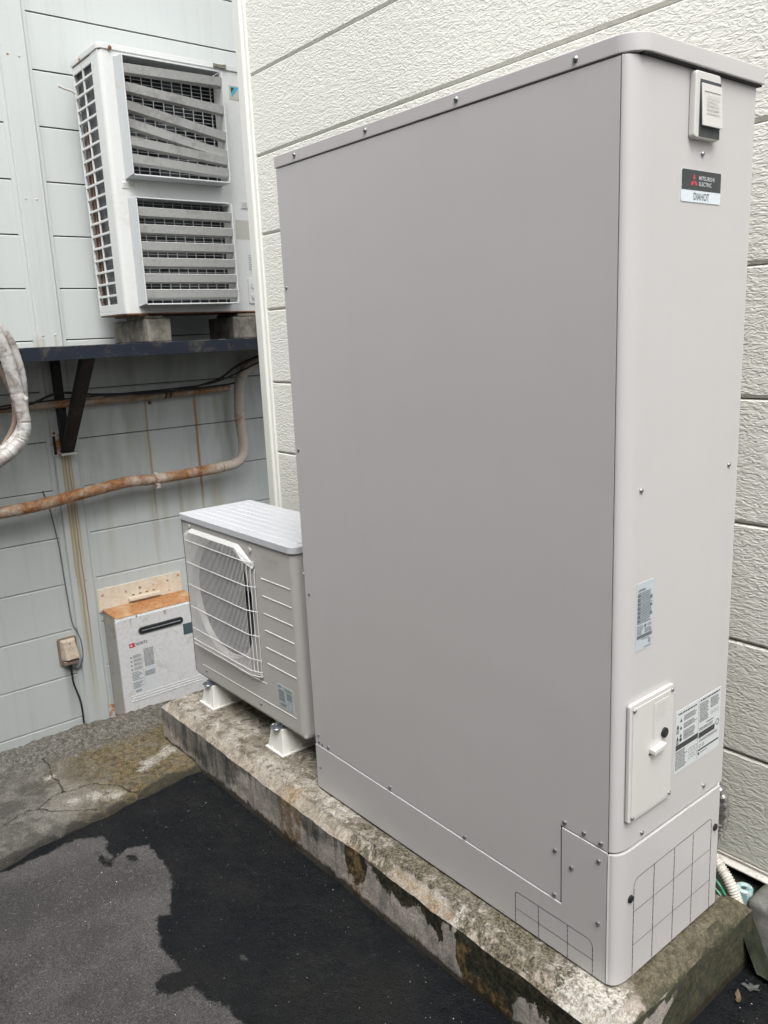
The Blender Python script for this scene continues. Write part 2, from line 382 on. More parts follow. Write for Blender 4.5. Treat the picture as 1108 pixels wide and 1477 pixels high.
def tex_apron():
    t = NT('apron_concrete')
    x, y, z = t.xyz()
    p = t.pos()
    n1 = t.noise(p, 4.5, 8, 0.65, 0.5)
    n2 = t.noise(p, 22, 8, 0.7, 0.5)
    n3 = t.noise(p, 150, 6, 0.75)
    n4 = t.noise(p, 420, 3, 0.6)
    c = t.mix(t.step(t.m_('ADD', n1, t.m_('MULTIPLY', t.m_('SUBTRACT', n2, 0.5), 0.6)), 0.38, 0.62), (0.175, 0.163, 0.142), (0.075, 0.071, 0.063))
    # ochre algae toward the plinth
    oc = t.m_('MULTIPLY', t.step(t.m_('ADD', y, t.m_('MULTIPLY', n1, 0.3)), -0.50, -0.12), t.step(n2, 0.25, 0.6, 0.35, 0.9))
    c = t.mix(oc, c, t.mix(t.step(t.noise(p, 48, 8, 0.8, 0.8), 0.42, 0.58), (0.165, 0.125, 0.055), (0.040, 0.032, 0.015)))
    # rough grey aggregate near the kerb
    kb = t.step(t.m_('ADD', x, t.m_('MULTIPLY', t.m_('SUBTRACT', n2, 0.5), 0.15)), -1.03, -1.12)
    agg = t.m_('ADD', t.m_('MULTIPLY', t.noise(p, 70, 5, 0.75), 0.6), t.m_('MULTIPLY', n3, 0.4))
    kc = t.mix(t.step(agg, 0.42, 0.6), (0.04, 0.038, 0.033), (0.20, 0.19, 0.17))
    kc = t.mix(t.m_('MULTIPLY', t.step(n2, 0.45, 0.62), 0.6), kc, (0.085, 0.078, 0.068))
    c = t.mix(t.m_('MULTIPLY', kb, 0.85), c, kc)
    # white efflorescence
    sp = t.attr('bloom')
    blo = t.m_('MULTIPLY', t.step(t.m_('ADD', sp, t.m_('MULTIPLY', t.m_('SUBTRACT', t.noise(p, 14, 9, 0.75, 1.2), 0.5), 2.2)), 0.45, 1.1), t.step(n3, 0.62, 0.42, 0.35, 0.95))
    c = t.mix(blo, c, (0.42, 0.40, 0.355))
    # damp margin along the asphalt
    wet = t.attr('damp')
    wm = t.step(t.m_('ADD', wet, t.m_('ADD', t.m_('MULTIPLY', t.m_('SUBTRACT', n1, 0.5), 0.22), t.m_('MULTIPLY', t.m_('SUBTRACT', n2, 0.5), 0.10))), 0.028, 0.0)
    c = t.mix(t.m_('MULTIPLY', wm, 0.8), c, (0.016, 0.015, 0.012))
    cr = t.attr('crack')
    cm = t.step(t.m_('ADD', cr, t.m_('MULTIPLY', t.m_('SUBTRACT', n3, 0.5), 0.004)), 0.0048, 0.0022)
    c = t.mix(t.m_('MULTIPLY', cm, 0.9), c, (0.018, 0.016, 0.012))
    c = t.mix(t.step(t.noise(p, 210, 2, 0.5), 0.735, 0.75, 0.0, 0.8), c, (0.55, 0.54, 0.50))
    c = t.mix(t.step(n4, 0.34, 0.28, 0.0, 0.5), c, (0.04, 0.038, 0.03))
    c = grain(t, c, p, 0.50, 1.40, 230, 0.9)
    h = t.m_('ADD', t.m_('MULTIPLY', n2, 0.9), t.m_('ADD', t.m_('MULTIPLY', n3, 0.7), t.m_('MULTIPLY', n4, 0.25)))
    return t.fin(c, 0.85, t.bump(h, 0.004, 1.0), 0.0, 0.25)


M['apron'] = tex_apron()


def tex_asphalt():
    t = NT('old_asphalt')
    x, y, z = t.xyz()
    p = t.pos()
    n1 = t.noise(p, 4.0, 7, 0.62, 0.3)
    n2 = t.noise(p, 30, 8, 0.7, 0.3)
    n3 = t.noise(p, 190, 5, 0.75)
    v = t.vor(p, 210)
    stone = t.vor(p, 210, 'F1', 1)
    sv = t.n("ShaderNodeSeparateColor", None, {0: stone})
    wetd = t.attr('dry')                       # metres inside the dried patch
    dry = t.step(t.m_('ADD', wetd, t.m_('ADD', t.m_('MULTIPLY', t.m_('SUBTRACT', n2, 0.5), 0.06), t.m_('MULTIPLY', t.m_('SUBTRACT', n1, 0.5), 0.03))), -0.006, 0.005)
    cd = t.mix(t.step(n1, 0.35, 0.65), (0.085, 0.080, 0.078), (0.055, 0.053, 0.052))
    cd = t.mix(t.m_('MULTIPLY', t.step(t.noise(p, 85, 6, 0.75, 0.4), 0.52, 0.66), 0.5), cd, (0.155, 0.15, 0.142))
    cd = t.mix(t.m_('MULTIPLY', t.step(t.noise(p, 11, 6, 0.7, 0.5), 0.52, 0.68), 0.4), cd, (0.055, 0.053, 0.051))
    cd = t.mix(t.m_('MULTIPLY', t.step(n3, 0.60, 0.42), 0.0), cd, (0.03, 0.03, 0.03))
    cd = t.mix(t.m_('MULTIPLY', t.step(n3, 0.45, 0.34), 0.8), cd, (0.025, 0.025, 0.025))
    cw = t.mix(t.step(n1, 0.35, 0.65), (0.0048, 0.0062, 0.0078), (0.0105, 0.0106, 0.0105))
    cw = t.mix(t.m_('MULTIPLY', t.step(n3, 0.58, 0.70), 0.45), cw, (0.04, 0.04, 0.038))
    cw = t.mix(t.m_('MULTIPLY', t.step(t.noise(p, 9, 8, 0.75, 1.0), 0.58, 0.74), 0.35), cw, (0.045, 0.042, 0.038))
    c = t.mix(dry, cw, cd)
    c = grain(t, c, p, 0.45, 1.5, 240, 0.9)
    spk = t.m_('MULTIPLY', t.step(t.noise(p, 150, 2, 0.5), 0.755, 0.775), 0.7)
    c = t.mix(spk, c, (0.34, 0.34, 0.33))
    rough = t.mix(dry, t.mix(t.step(n2, 0.4, 0.6), (0.34, 0.34, 0.34), (0.6, 0.6, 0.6)), (0.9, 0.9, 0.9))
    h = t.m_('ADD', t.m_('MULTIPLY', t.m_('SUBTRACT', 1.0, v), t.step(sv, 0.2, 0.8, 0.1, 0.5)), t.m_('ADD', t.m_('MULTIPLY', n3, 0.5), t.m_('MULTIPLY', n2, 0.8)))
    return t.fin(c, rough, t.bump(h, 0.0034, 1.0), 0.0, 0.16)


M['asphalt'] = tex_asphalt()


def tex_block(name, a, b, moss=False):
    t = NT(name)
    x, y, z = t.xyz()
    p = t.pos()
    n1 = t.noise(p, 14, 7, 0.65, 0.4)
    n3 = t.noise(p, 130, 5, 0.75)
    vert = t.noise(t.vec(t.m_('MULTIPLY', x, 30.0), t.m_('MULTIPLY', y, 30.0), t.m_('MULTIPLY', z, 6.0)), 1.0, 5, 0.6)
    c = t.mix(t.step(n1, 0.35, 0.65), a, b)
    c = t.mix(t.m_('MULTIPLY', t.step(vert, 0.5, 0.7), 0.5), c, tuple(v * 0.5 for v in b))
    if moss:
        nn = t.m_('ADD', t.m_('MULTIPLY', t.m_('SUBTRACT', n1, 0.5), 0.16), t.m_('MULTIPLY', t.m_('SUBTRACT', vert, 0.5), 0.08))
        m = t.m_('MAXIMUM', t.step(t.m_('ADD', t.m_('SUBTRACT', x, 1.10), nn), 0.045, -0.01), t.step(t.m_('ADD', t.m_('ADD', z, 0.18), nn), 0.045, -0.015))
        c = t.mix(t.m_('MULTIPLY', m, 0.85), c, (0.03, 0.04, 0.012))
    c = t.mix(t.m_('MULTIPLY', t.step(n3, 0.62, 0.72), 0.5), c, (0.42, 0.42, 0.39))
    h = t.m_('ADD', n1, t.m_('MULTIPLY', n3, 0.8))
    return t.fin(c, 0.85, t.bump(h, 0.003, 1.0), 0.0, 0.25)


M['block'] = tex_block('grey_block_concrete', (0.23, 0.23, 0.215), (0.13, 0.13, 0.118), True)
M['sleeper'] = tex_block('old_block_concrete', (0.25, 0.235, 0.20), (0.12, 0.11, 0.09))
M['shade_wall'] = tex_block('dull_shade_wall', (0.13, 0.125, 0.115), (0.09, 0.088, 0.08))
M['soil'] = tex_block('damp_soil', (0.030, 0.036, 0.020), (0.014, 0.016, 0.009))
M['pit'] = tex_block('pit_concrete', (0.11, 0.105, 0.09), (0.06, 0.058, 0.05))
M['foundation'] = tex_block('foundation_concrete', (0.07, 0.062, 0.045), (0.03, 0.028, 0.018))


# ------------------------------------------------------------------ mesh helpers
class MB:
    def __init__(self):
        self.v, self.f, self.mi, self.k = [], [], [], 0

    def add(self, vs, fs):
        o = len(self.v)
        self.v += [tuple(p) for p in vs]
        for q in fs:
            self.f.append(tuple(o + i for i in q))
            self.mi.append(self.k)
        return self

    def box(self, x0, x1, y0, y1, z0, z1):
        vs = [(x, y, z) for z in (z0, z1) for y in (y0, y1) for x in (x0, x1)]
        return self.add(vs, [(0, 2, 3, 1), (4, 5, 7, 6), (0, 1, 5, 4), (2, 6, 7, 3), (0, 4, 6, 2), (1, 3, 7, 5)])

    def frustum(self, a, b, z0, z1):
        """a, b: (x0,x1,y0,y1) rectangles at z0 and z1"""
        vs = [(x, y, z0) for y in a[2:] for x in a[:2]] + [(x, y, z1) for y in b[2:] for x in b[:2]]
        return self.add(vs, [(0, 2, 3, 1), (4, 5, 7, 6), (0, 1, 5, 4), (2, 6, 7, 3), (0, 4, 6, 2), (1, 3, 7, 5)])

    def prism(self, pts, org, u, w, nrm, d0, d1):
        """2-D outline (ccw seen against nrm) extruded from d0 to d1 along nrm"""
        org, u, w, nrm = Vector(org), Vector(u), Vector(w), Vector(nrm)
        n = len(pts)
        vs = [org + u * a + w * b + nrm * d0 for a, b in pts] + [org + u * a + w * b + nrm * d1 for a, b in pts]
        fs = [tuple(range(n - 1, -1, -1)), tuple(range(n, 2 * n))] + [(i, (i + 1) % n, n + (i + 1) % n, n + i) for i in range(n)]
        return self.add(vs, fs)

    def tube(self, path, r, n=8, cap=True):
        P = [Vector(p) for p in path]
        rr = r if isinstance(r, (list, tuple)) else [r] * len(P)
        vs, fs = [], []
        t0 = (P[1] - P[0]).normalized()
        ref = Vector((0, 0, 1)) if abs(t0.z) < 0.9 else Vector((1, 0, 0))
        a = t0.cross(ref).normalized()
        for i, p in enumerate(P):
            t = (P[min(i + 1, len(P) - 1)] - P[max(i - 1, 0)]).normalized()
            a = (a - t * a.dot(t)).normalized()
            b = t.cross(a)
            for k in range(n):
                an = 2 * math.pi * k / n
                vs.append(p + (a * math.cos(an) + b * math.sin(an)) * rr[i])
        for i in range(len(P) - 1):
            for k in range(n):
                k2 = (k + 1) % n
                fs.append((i * n + k, i * n + k2, (i + 1) * n + k2, (i + 1) * n + k))
        if cap:
            fs.append(tuple(range(n - 1, -1, -1)))
            fs.append(tuple(range((len(P) - 1) * n, len(P) * n)))
        return self.add(vs, fs)

    def cyl(self, c, ax, r, h, n=16, r2=None):
        c, ax = Vector(c), Vector(ax).normalized()
        return self.tube([c, c + ax * h], [r, r if r2 is None else r2], n)

    def dome(self, c, ax, r, h, n=10):
        """pan-head: short cylinder with domed cap"""
        c, ax = Vector(c), Vector(ax).normalized()
        return self.tube([c, c + ax * h * 0.45, c + ax * h * 0.8, c + ax * h], [r, r, r * 0.75, r * 0.3], n)

    def build(self, name, mats, parent=None, bevel=0.0, seg=2, smooth=False, ang=35):
        me = bpy.data.meshes.new(name)
        bm = bmesh.new()
        vv = [bm.verts.new(p) for p in self.v]
        for q, mi in zip(self.f, self.mi):
            try:
                fc = bm.faces.new([vv[i] for i in q])
                fc.material_index = mi
            except ValueError:
                pass
        bmesh.ops.recalc_face_normals(bm, faces=bm.faces)
        if bevel:
            es = [e for e in bm.edges if len(e.link_faces) == 2 and e.calc_face_angle(0) > math.radians(30)]
            bmesh.ops.bevel(bm, geom=es, offset=bevel, segments=seg, affect='EDGES', clamp_overlap=True, profile=0.5)
        bm.to_mesh(me)
        bm.free()
        o = link(name, me, mats, parent, smooth or bool(bevel), ang)
        if bevel:
            w_ = o.modifiers.new('even_normals', 'WEIGHTED_NORMAL')
            w_.mode = 'FACE_AREA'; w_.weight = 100; w_.keep_sharp = True
        return o


def root_of(o):
    while o.parent:
        o = o.parent
    return o


def link(name, me, mats, parent=None, smooth=False, ang=35):
    if not isinstance(mats, (list, tuple)):
        mats = [mats]
    for m in mats:
        me.materials.append(M[m])
    o = bpy.data.objects.new(name, me)
    COL.objects.link(o)
    if parent is not None:
        me.transform(Matrix.Translation(-root_of(parent).location))
        o.parent = parent
    if smooth:
        me.polygons.foreach_set("use_smooth", [True] * len(me.polygons))
        me.set_sharp_from_angle(angle=math.radians(ang))
    return o


def thing(name, loc, label, cat, group=None):
    o = bpy.data.objects.new(name, None)
    o.empty_display_size = 0.1
    o.location = loc
    COL.objects.link(o)
    o['label'] = label
    o['category'] = cat
    if group:
        o['group'] = group
    return o


def tag(o, label, cat, group=None):
    o['label'] = label
    o['category'] = cat
    if group:
        o['group'] = group
    return o


def struct(o):
    o['kind'] = 'structure'
    return o


def stuff(o):
    o['kind'] = 'stuff'
    return o


class Face:
    """a flat face to lay print and fittings on: u to the right, w up, n outward"""
    def __init__(self, org, u, w, n):
        self.o, self.u, self.w, self.n = Vector(org), Vector(u), Vector(w), Vector(n)

    def p(self, a, b, d=0.0):
        return self.o + self.u * a + self.w * b + self.n * d

    def rect(self, mb, a0, a1, b0, b1, d0, d1):
        return mb.prism([(a0, b0), (a1, b0), (a1, b1), (a0, b1)], self.o, self.u, self.w, self.n, d0, d1)

    def flat(self, mb, a0, a1, b0, b1, d):
        return mb.add([self.p(a0, b0, d), self.p(a1, b0, d), self.p(a1, b1, d), self.p(a0, b1, d)], [(0, 1, 2, 3)])

    def poly(self, mb, pts, d0, d1):
        return mb.prism(pts, self.o, self.u, self.w, self.n, d0, d1)


def rrect(a0, a1, b0, b1, r, n=5, corners=(1, 1, 1, 1)):
    pts = []
    for k, (cx, cy, s) in enumerate([(a1 - r, b0 + r, -90), (a1 - r, b1 - r, 0), (a0 + r, b1 - r, 90), (a0 + r, b0 + r, 180)]):
        if corners[k]:
            for i in range(n + 1):
                an = math.radians(s + 90.0 * i / n)
                pts.append((cx + r * math.cos(an), cy + r * math.sin(an)))
        else:
            pts.append([(a1, b0), (a1, b1), (a0, b1), (a0, b0)][k])
    return pts


def text_on(face, body, a0, a1, b0, b1, d, mat, parent, name='lettering', bold=0.0, extr=0.0003, squeeze=True):
    cu = bpy.data.curves.new('lettering', 'FONT')
    cu.body = body
    cu.size = 1.0
    cu.offset = bold
    cu.align_x = 'LEFT'
    cu.resolution_u = 3
    tmp = bpy.data.objects.new('lettering_source', cu)
    COL.objects.link(tmp)
    bpy.context.view_layer.update()
    me = bpy.data.meshes.new_from_object(tmp)
    bpy.data.objects.remove(tmp)
    n = len(me.vertices)
    co = np.zeros(n * 3)
    me.vertices.foreach_get('co', co)
    co = co.reshape(-1, 3)
    lo, hi = co.min(0), co.max(0)
    out = []
    for c in co:
        a = a0 + (c[0] - lo[0]) / (hi[0] - lo[0]) * (a1 - a0)
        b = b0 + (c[1] - lo[1]) / (hi[1] - lo[1]) * (b1 - b0)
        out += list(face.p(a, b, d))
    me.vertices.foreach_set('co', out)
    me.update()
    me.name = name
    return link(name, me, mat, parent)


def print_lines(mb, face, a0, a1, b0, b1, rows, d, rng, fill=0.8, h=0.5):
    """rows of tiny print: short dashes of uneven length standing in for unreadably small text"""
    rh = (b1 - b0) / rows
    for r in range(rows):
        y = b1 - (r + 0.5) * rh
        x = a0 + rng.uniform(0, 0.04) * (a1 - a0)
        end = a0 + (a1 - a0) * rng.uniform(fill, 1.0)
        while x < end:
            w = rh * rng.uniform(0.45, 1.6)
            face.flat(mb, x, min(x + w, end), y - rh * h / 2, y + rh * h / 2, d)
            x += w + rh * rng.uniform(0.15, 0.35)


def segdist(px, py, pts):
    best = np.full(px.shape, 9.0)
    for (ax, ay), (bx, by) in zip(pts[:-1], pts[1:]):
        dx, dy = bx - ax, by - ay
        t = np.clip(((px - ax) * dx + (py - ay) * dy) / (dx * dx + dy * dy), 0, 1)
        best = np.minimum(best, np.hypot(px - ax - t * dx, py - ay - t * dy))
    return best


def inside(px, py, poly):
    r = np.zeros(px.shape, bool)
    n = len(poly)
    for i in range(n):
        (x1, y1), (x2, y2) = poly[i], poly[(i + 1) % n]
        if y1 == y2:
            continue
        c = ((y1 > py) != (y2 > py)) & (px < (x2 - x1) * (py - y1) / (y2 - y1) + x1)
        r ^= c
    return r


def vnoise(x, y, seed=0):
    xi, yi = np.floor(x).astype(np.int64), np.floor(y).astype(np.int64)
    fx, fy = x - xi, y - yi
    fx = fx * fx * (3 - 2 * fx); fy = fy * fy * (3 - 2 * fy)

    def hsh(a, b):
        h = (a * 374761393 + b * 668265263 + seed * 1442695041) & 0xffffffff
        h = ((h ^ (h >> 13)) * 1274126177) & 0xffffffff
        return ((h ^ (h >> 16)) & 0xffff) / 65535.0
    return (hsh(xi, yi) * (1 - fx) + hsh(xi + 1, yi) * fx) * (1 - fy) + (hsh(xi, yi + 1) * (1 - fx) + hsh(xi + 1, yi + 1) * fx) * fy


def fbm(x, y, octv=4, seed=0):
    s, a, tot = 0, 1.0, 0
    for o in range(octv):
        s = s + a * vnoise(x * 2 ** o, y * 2 ** o, seed + o)
        tot += a
        a *= 0.5
    return s / tot - 0.5


def grid_mesh(name, x0, x1, y0, y1, step, zf, mat, attrs=None, parent=None, keep=None):
    nx, ny = int((x1 - x0) / step) + 1, int((y1 - y0) / step) + 1
    X, Y = np.meshgrid(np.linspace(x0, x1, nx), np.linspace(y0, y1, ny))
    Z = zf(X, Y)
    me = bpy.data.meshes.new(name)
    me.vertices.add(nx * ny)
    me.vertices.foreach_set('co', np.stack([X, Y, Z], -1).astype(np.float32).ravel())
    i = np.arange(nx * ny).reshape(ny, nx)
    q = np.stack([i[:-1, :-1], i[:-1, 1:], i[1:, 1:], i[1:, :-1]], -1).reshape(-1, 4)
    if keep is not None:
        xc = (X[:-1, :-1] + X[1:, 1:]) / 2; yc = (Y[:-1, :-1] + Y[1:, 1:]) / 2
        q = q[keep(xc, yc).ravel()]
    me.loops.add(q.size)
    me.loops.foreach_set('vertex_index', q.ravel().astype(np.int32))
    me.polygons.add(len(q))
    me.polygons.foreach_set('loop_start', np.arange(0, q.size, 4, dtype=np.int32))
    me.update(calc_edges=True)
    for k, fn in (attrs or {}).items():
        at = me.attributes.new(k, 'FLOAT', 'POINT')
        at.data.foreach_set('value', fn(X, Y).astype(np.float32).ravel())
    me.polygons.foreach_set("use_smooth", [True] * len(me.polygons))
    return link(name, me, mat, parent)


# ------------------------------------------------------------------ ground
GZ = -0.18
mb = MB(); mb.box(-0.75, 20, -20, 0.62, GZ - 0.30, GZ - 0.012); mb.box(0.3, 20, 0.62, 20, GZ - 0.30, GZ - 0.012)
struct(mb.build('ground', 'soil'))

DRY = [(-0.60, -1.3), (-0.60, -0.90), (-0.535, -0.800), (-0.540, -0.698), (-0.545, -0.589), (-0.495, -0.515), (-0.426, -0.53), (-0.359, -0.534), (-0.39, -0.477),
       (-0.363, -0.426), (-0.265, -0.424), (-0.168, -0.435), (-0.082, -0.469), (-0.006, -0.513), (-0.022, -0.539), (0.005, -0.561),
       (0.091, -0.58), (0.204, -0.581), (0.182, -0.622), (0.199, -0.653), (0.233, -0.663), (0.266, -0.611), (0.261, -0.585),
       (0.329, -0.573), (0.391, -0.551), (0.452, -0.548), (0.62, -0.56), (0.8, -0.62), (1.0, -0.8), (1.1, -1.3)]
SPLASH = [[(-0.431, -0.561), (-0.395, -0.552), (-0.342, -0.541), (-0.333, -0.56), (-0.37, -0.575)], [(-0.36, -0.50), (-0.345, -0.48), (-0.30, -0.475), (-0.31, -0.505)]]
ISLE = [(0.10, -0.455), (0.267, -0.442)]


def dry_attr(X, Y):
    d = segdist(X, Y, DRY + [DRY[0]])
    s = np.where(inside(X, Y, DRY), d, -d)
    for sp in SPLASH:
        e = segdist(X, Y, sp + [sp[0]])
        e = np.where(inside(X, Y, sp), e, -e)
        s = np.minimum(s, -e)
    for (cx, cy) in ISLE:
        e = 0.022 - np.hypot((X - cx) * 0.6, Y - cy) - 0.02
        s = np.maximum(s, e)
    return np.clip(s, -0.3, 0.3)


def asphalt_z(X, Y):
    z = GZ + 0.010 * fbm(X * 3, Y * 3, 3, 3) + 0.0035 * fbm(X * 30, Y * 30, 3, 5) + 0.0022 * fbm(X * 110, Y * 110, 2, 9)
    z -= 0.006 * np.clip((X - 1.1) / 0.2, 0, 1)
    return z


a = grid_mesh('asphalt', -0.72, 2.0, -1.5, 0.60, 0.0065, asphalt_z, 'asphalt', {'dry': dry_attr})
struct(a)
mb = MB(); mb.box(2.0, 12, -9, 3.0, GZ - 0.011, GZ - 0.004); mb.box(-0.72, 2.0, -9, -1.5, GZ - 0.011, GZ - 0.004)
struct(mb.build('asphalt_yard', 'asphalt'))

APR = [(-0.50, -1.6), (-0.53, -1.0), (-0.546, -0.818), (-0.563, -0.753), (-0.584, -0.683), (-0.598, -0.591), (-0.604, -0.473), (-0.624, -0.343), (-0.653, -0.2), (-0.644, -0.08), (-0.64, 0.1)]
CR = [[(-0.70, -0.86), (-0.771, -0.758), (-0.794, -0.708), (-0.816, -0.661), (-0.798, -0.623), (-0.84, -0.565), (-0.85, -0.529), (-0.835, -0.45), (-0.819, -0.411), (-0.768, -0.384)],
      [(-0.793, -0.625), (-0.745, -0.58), (-0.712, -0.551), (-0.68, -0.51), (-0.654, -0.477)],
      [(-0.85, -0.529), (-0.90, -0.52), (-0.946, -0.509), (-0.98, -0.52), (-1.066, -0.509), (-1.146, -0.504)],
      [(-0.80, -0.40), (-0.74, -0.36), (-0.70, -0.355), (-0.655, -0.33)]]
BLOOM = [(-0.821, -0.204, 0.06), (-0.84, -0.15, 0.05), (-0.79, -0.25, 0.035), (-0.70, -0.40, 0.05), (-0.74, -0.45, 0.045), (-0.86, -0.12, 0.05), (-0.98, -0.53, 0.03), (-0.76, -0.52, 0.04)]


def apron_edge(X, Y):
    ys = [p[1] for p in APR]; xs = [p[0] for p in APR]
    return np.interp(Y, ys, xs)


def crack_attr(X, Y):
    wx = X + 0.02 * fbm(X * 25, Y * 25, 3, 1); wy = Y + 0.02 * fbm(X * 25 + 9, Y * 25, 3, 2)
    d = np.full(X.shape, 9.0)
    for c in CR:
        d = np.minimum(d, segdist(wx, wy, c))
    return np.clip(d, 0, 0.2)


def apron_z(X, Y):
    e = apron_edge(X, Y) - X + 0.045 * fbm(X * 8, Y * 8, 5, 11)
    z = -0.166 + 0.010 * fbm(X * 4, Y * 4, 3, 21) + 0.005 * fbm(X * 26, Y * 26, 4, 22) + 0.003 * fbm(X * 90, Y * 90, 2, 23)
    z -= 0.030 * np.clip((0.004 - e) / 0.014, 0, 1)
    z -= 0.006 * np.clip((0.005 - crack_attr(X, Y)) / 0.003, 0, 1)
    k = np.clip((-1.165 - X + 0.03 * fbm(Y * 14, X * 3, 4, 31)) / 0.03, 0, 1)
    z += k * (0.008 + 0.022 * fbm(X * 22, Y * 22, 5, 33) + 0.007 * fbm(X * 75, Y * 75, 3, 34) - 0.022 * np.clip((Y + 0.25) / 0.35, 0, 1))
    z -= 0.3 * np.clip((-1.305 - X + 0.02 * fbm(Y * 12, X * 0, 4, 35)) / 0.03, 0, 1)
    return z


def bloom_attr(X, Y):
    s = np.zeros(X.shape)
    for cx, cy, r in BLOOM:
        s = np.maximum(s, np.exp(-((X - cx) ** 2 + (Y - cy) ** 2) / (r * r)))
    return s


a = grid_mesh('concrete_apron', -1.36, -0.50, -1.6, 0.70, 0.006, apron_z, 'apron',
              {'crack': crack_attr, 'bloom': bloom_attr, 'damp': lambda X, Y: np.clip(apron_edge(X, Y) - X - 0.035 * np.clip((-0.25 - Y) / 0.2, 0, 1) * 0 - 0.02, -0.3, 0.3)},
              keep=lambda X, Y: X < apron_edge(X, Y) + 0.03)
struct(a)
mb = MB(); mb.box(-1.335, -0.78, -6, 4, -0.9, -0.215)
struct(mb.build('kerb_foundation', 'pit'))
mb = MB(); mb.box(-2.5, -1.335, -6, 4, -0.92, -0.86)
struct(mb.build('lower_ground', 'pit'))

# loose pale grit on the asphalt: too fine to count
mb = MB()
rg = random.Random(5)
for i in range(620):
    x, y = rg.uniform(-0.62, 1.5), rg.uniform(-0.95, -0.10)
    if i % 4 == 0:
        x, y = rg.uniform(1.18, 1.45), rg.uniform(0.05, 0.5)
    if i % 11 == 0:
        x, y = rg.uniform(-1.15, -0.65), rg.uniform(-0.8, -0.1)
    z0 = float(asphalt_z(np.array([x]), np.array([y]))[0]) if x > -0.6 else float(apron_z(np.array([x]), np.array([y]))[0])
    r = rg.uniform(0.0005, 0.0014) * (2.0 if rg.random() < 0.05 else 1)
    z0 += r * 0.4
    pts = [(x + r * rg.uniform(0.6, 1.4), y, z0), (x, y + r * rg.uniform(0.6, 1.4), z0), (x - r * rg.uniform(0.6, 1.4), y, z0), (x, y - r * rg.uniform(0.6, 1.4), z0), (x, y, z0 + r), (x, y, z0 - r)]
    mb.add(pts, [(0, 1, 4), (1, 2, 4), (2, 3, 4), (3, 0, 4), (1, 0, 5), (2, 1, 5), (3, 2, 5), (0, 3, 5)])
g = mb.build('grit', 'grit'); stuff(g)
tag(g, 'tiny pale specks of grit scattered over the asphalt and concrete', 'grit')

# ------------------------------------------------------------------ grey neighbouring house wall (plane x = -2.35)
WX = -2.35
gw = thing('grey_house_wall', (WX, 0, -0.86), 'pale grey green lap siding house wall with rust streaks, behind the shelf', 'house wall')
mb = MB(); mb.box(WX - 0.25, WX - 0.016, -3.2, 3.6, -0.9, 4.6)
mb.build('backing', 'dark_grey', gw)
SP, Z0 = 0.2511, 2.9093
base_board = {}


def grey_board(y0, y1, zt, zb):
    # lap profile: bottom edge stands proud, top edge tucked under with a small shadow gap
    g = 0.0045
    pr = [(-0.016, zb + g), (0.0, zb + g), (0.0, zb + g + 0.004), (-0.001, zt - 0.006), (-0.005, zt - 0.001), (-0.016, zt - 0.001)]
    m = MB()
    m.add([(WX + a, y, b) for y in (y0, y1) for a, b in pr], [(0, 1, 2, 3, 4, 5), (11, 10, 9, 8, 7, 6)] + [(i, 6 + i, 6 + (i + 1) % 6, (i + 1) % 6) for i in range(6)])
    return m.build('board', 'grey', gw)


for i in range(-6, 15):
    zt = Z0 - i * SP
    zb = zt - SP
    for (ya, yb) in ((-3.2, 0.028), (0.182, 3.6)):
        grey_board(ya, yb, zt, zb)
# batten: cover strip with raised centre
mb = MB()
mb.prism([(0.024, -0.014), (0.186, -0.014), (0.186, 0.004), (0.176, 0.0045), (0.170, 0.0015), (0.164, 0.014), (0.054, 0.014), (0.048, 0.0015), (0.042, 0.0045), (0.024, 0.004)],
         (WX, 0, 0), (0, 1, 0), (1, 0, 0), (0, 0, 1), -0.86, 4.55)
mb.build('batten', 'grey', gw)
for (y, z) in [(0.078, 2.705), (0.130, 2.704), (0.076, 2.072), (0.126, 2.071), (0.073, 1.428), (0.131, 1.430), (0.076, 0.16), (0.13, 0.15), (0.075, 3.35), (0.13, 3.35)]:
    mb = MB(); mb.dome((WX + 0.013, y, z), (1, 0, 0), 0.0055, 0.004, 8)
    mb.build('screw', 'foot_white', gw, smooth=True)

# ------------------------------------------------------------------ beige house wall (plane y = 0.60)
BY = 0.60
bw = thing('beige_house_wall', (0, BY, -0.02), 'cream house wall of embossed siding boards with wide grooves behind the grey cabinet', 'house wall')
mb = MB(); mb.box(-1.135, 4.2, BY + 0.016, BY + 0.30, 0.0, 4.6)
mb.box(-1.135, 4.2, BY + 0.045, BY + 0.30, -0.4, 0.0)
mb.build('backing', 'groove', bw)
BS, B0 = 0.2983, 2.3746
for i in range(-7, 8):
    zt = B0 - i * BS
    zb = zt - BS
    pr = [(0.016, zb + 0.002), (0.010, zb + 0.002), (0.0, zb + 0.011), (0.0, zt - 0.005), (0.004, zt - 0.0015), (0.016, zt - 0.0015)]
    m = MB()
    m.add([(x, BY + a, b) for x in (-1.09, 4.2) for a, b in pr], [(0, 1, 2, 3, 4, 5), (11, 10, 9, 8, 7, 6)] + [(k, 6 + k, 6 + (k + 1) % 6, (k + 1) % 6) for k in range(6)])
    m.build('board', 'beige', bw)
mb = MB(); mb.prism([(-1.142, -0.020), (-1.098, -0.020), (-1.094, -0.016), (-1.090, -0.010), (-1.078, -0.008), (-1.076, 0.0), (-1.076, 0.014), (-1.130, 0.014), (-1.130, 0.26), (-1.142, 0.26)],
                    (0, BY, 0), (1, 0, 0), (0, 1, 0), (0, 0, 1), -0.005, 4.55)
mb.build('corner_trim', 'beige_trim', bw, bevel=0.0015, seg=1)
mb = MB(); mb.prism([(-0.004, 0.0), (0.0, -0.010), (-0.018, -0.016), (-0.018, -0.019), (0.004, -0.013), (0.03, 0.0)], (-1.09, BY, -0.004), (0, 1, 0), (0, 0, 1), (1, 0, 0), 0, 5.2)
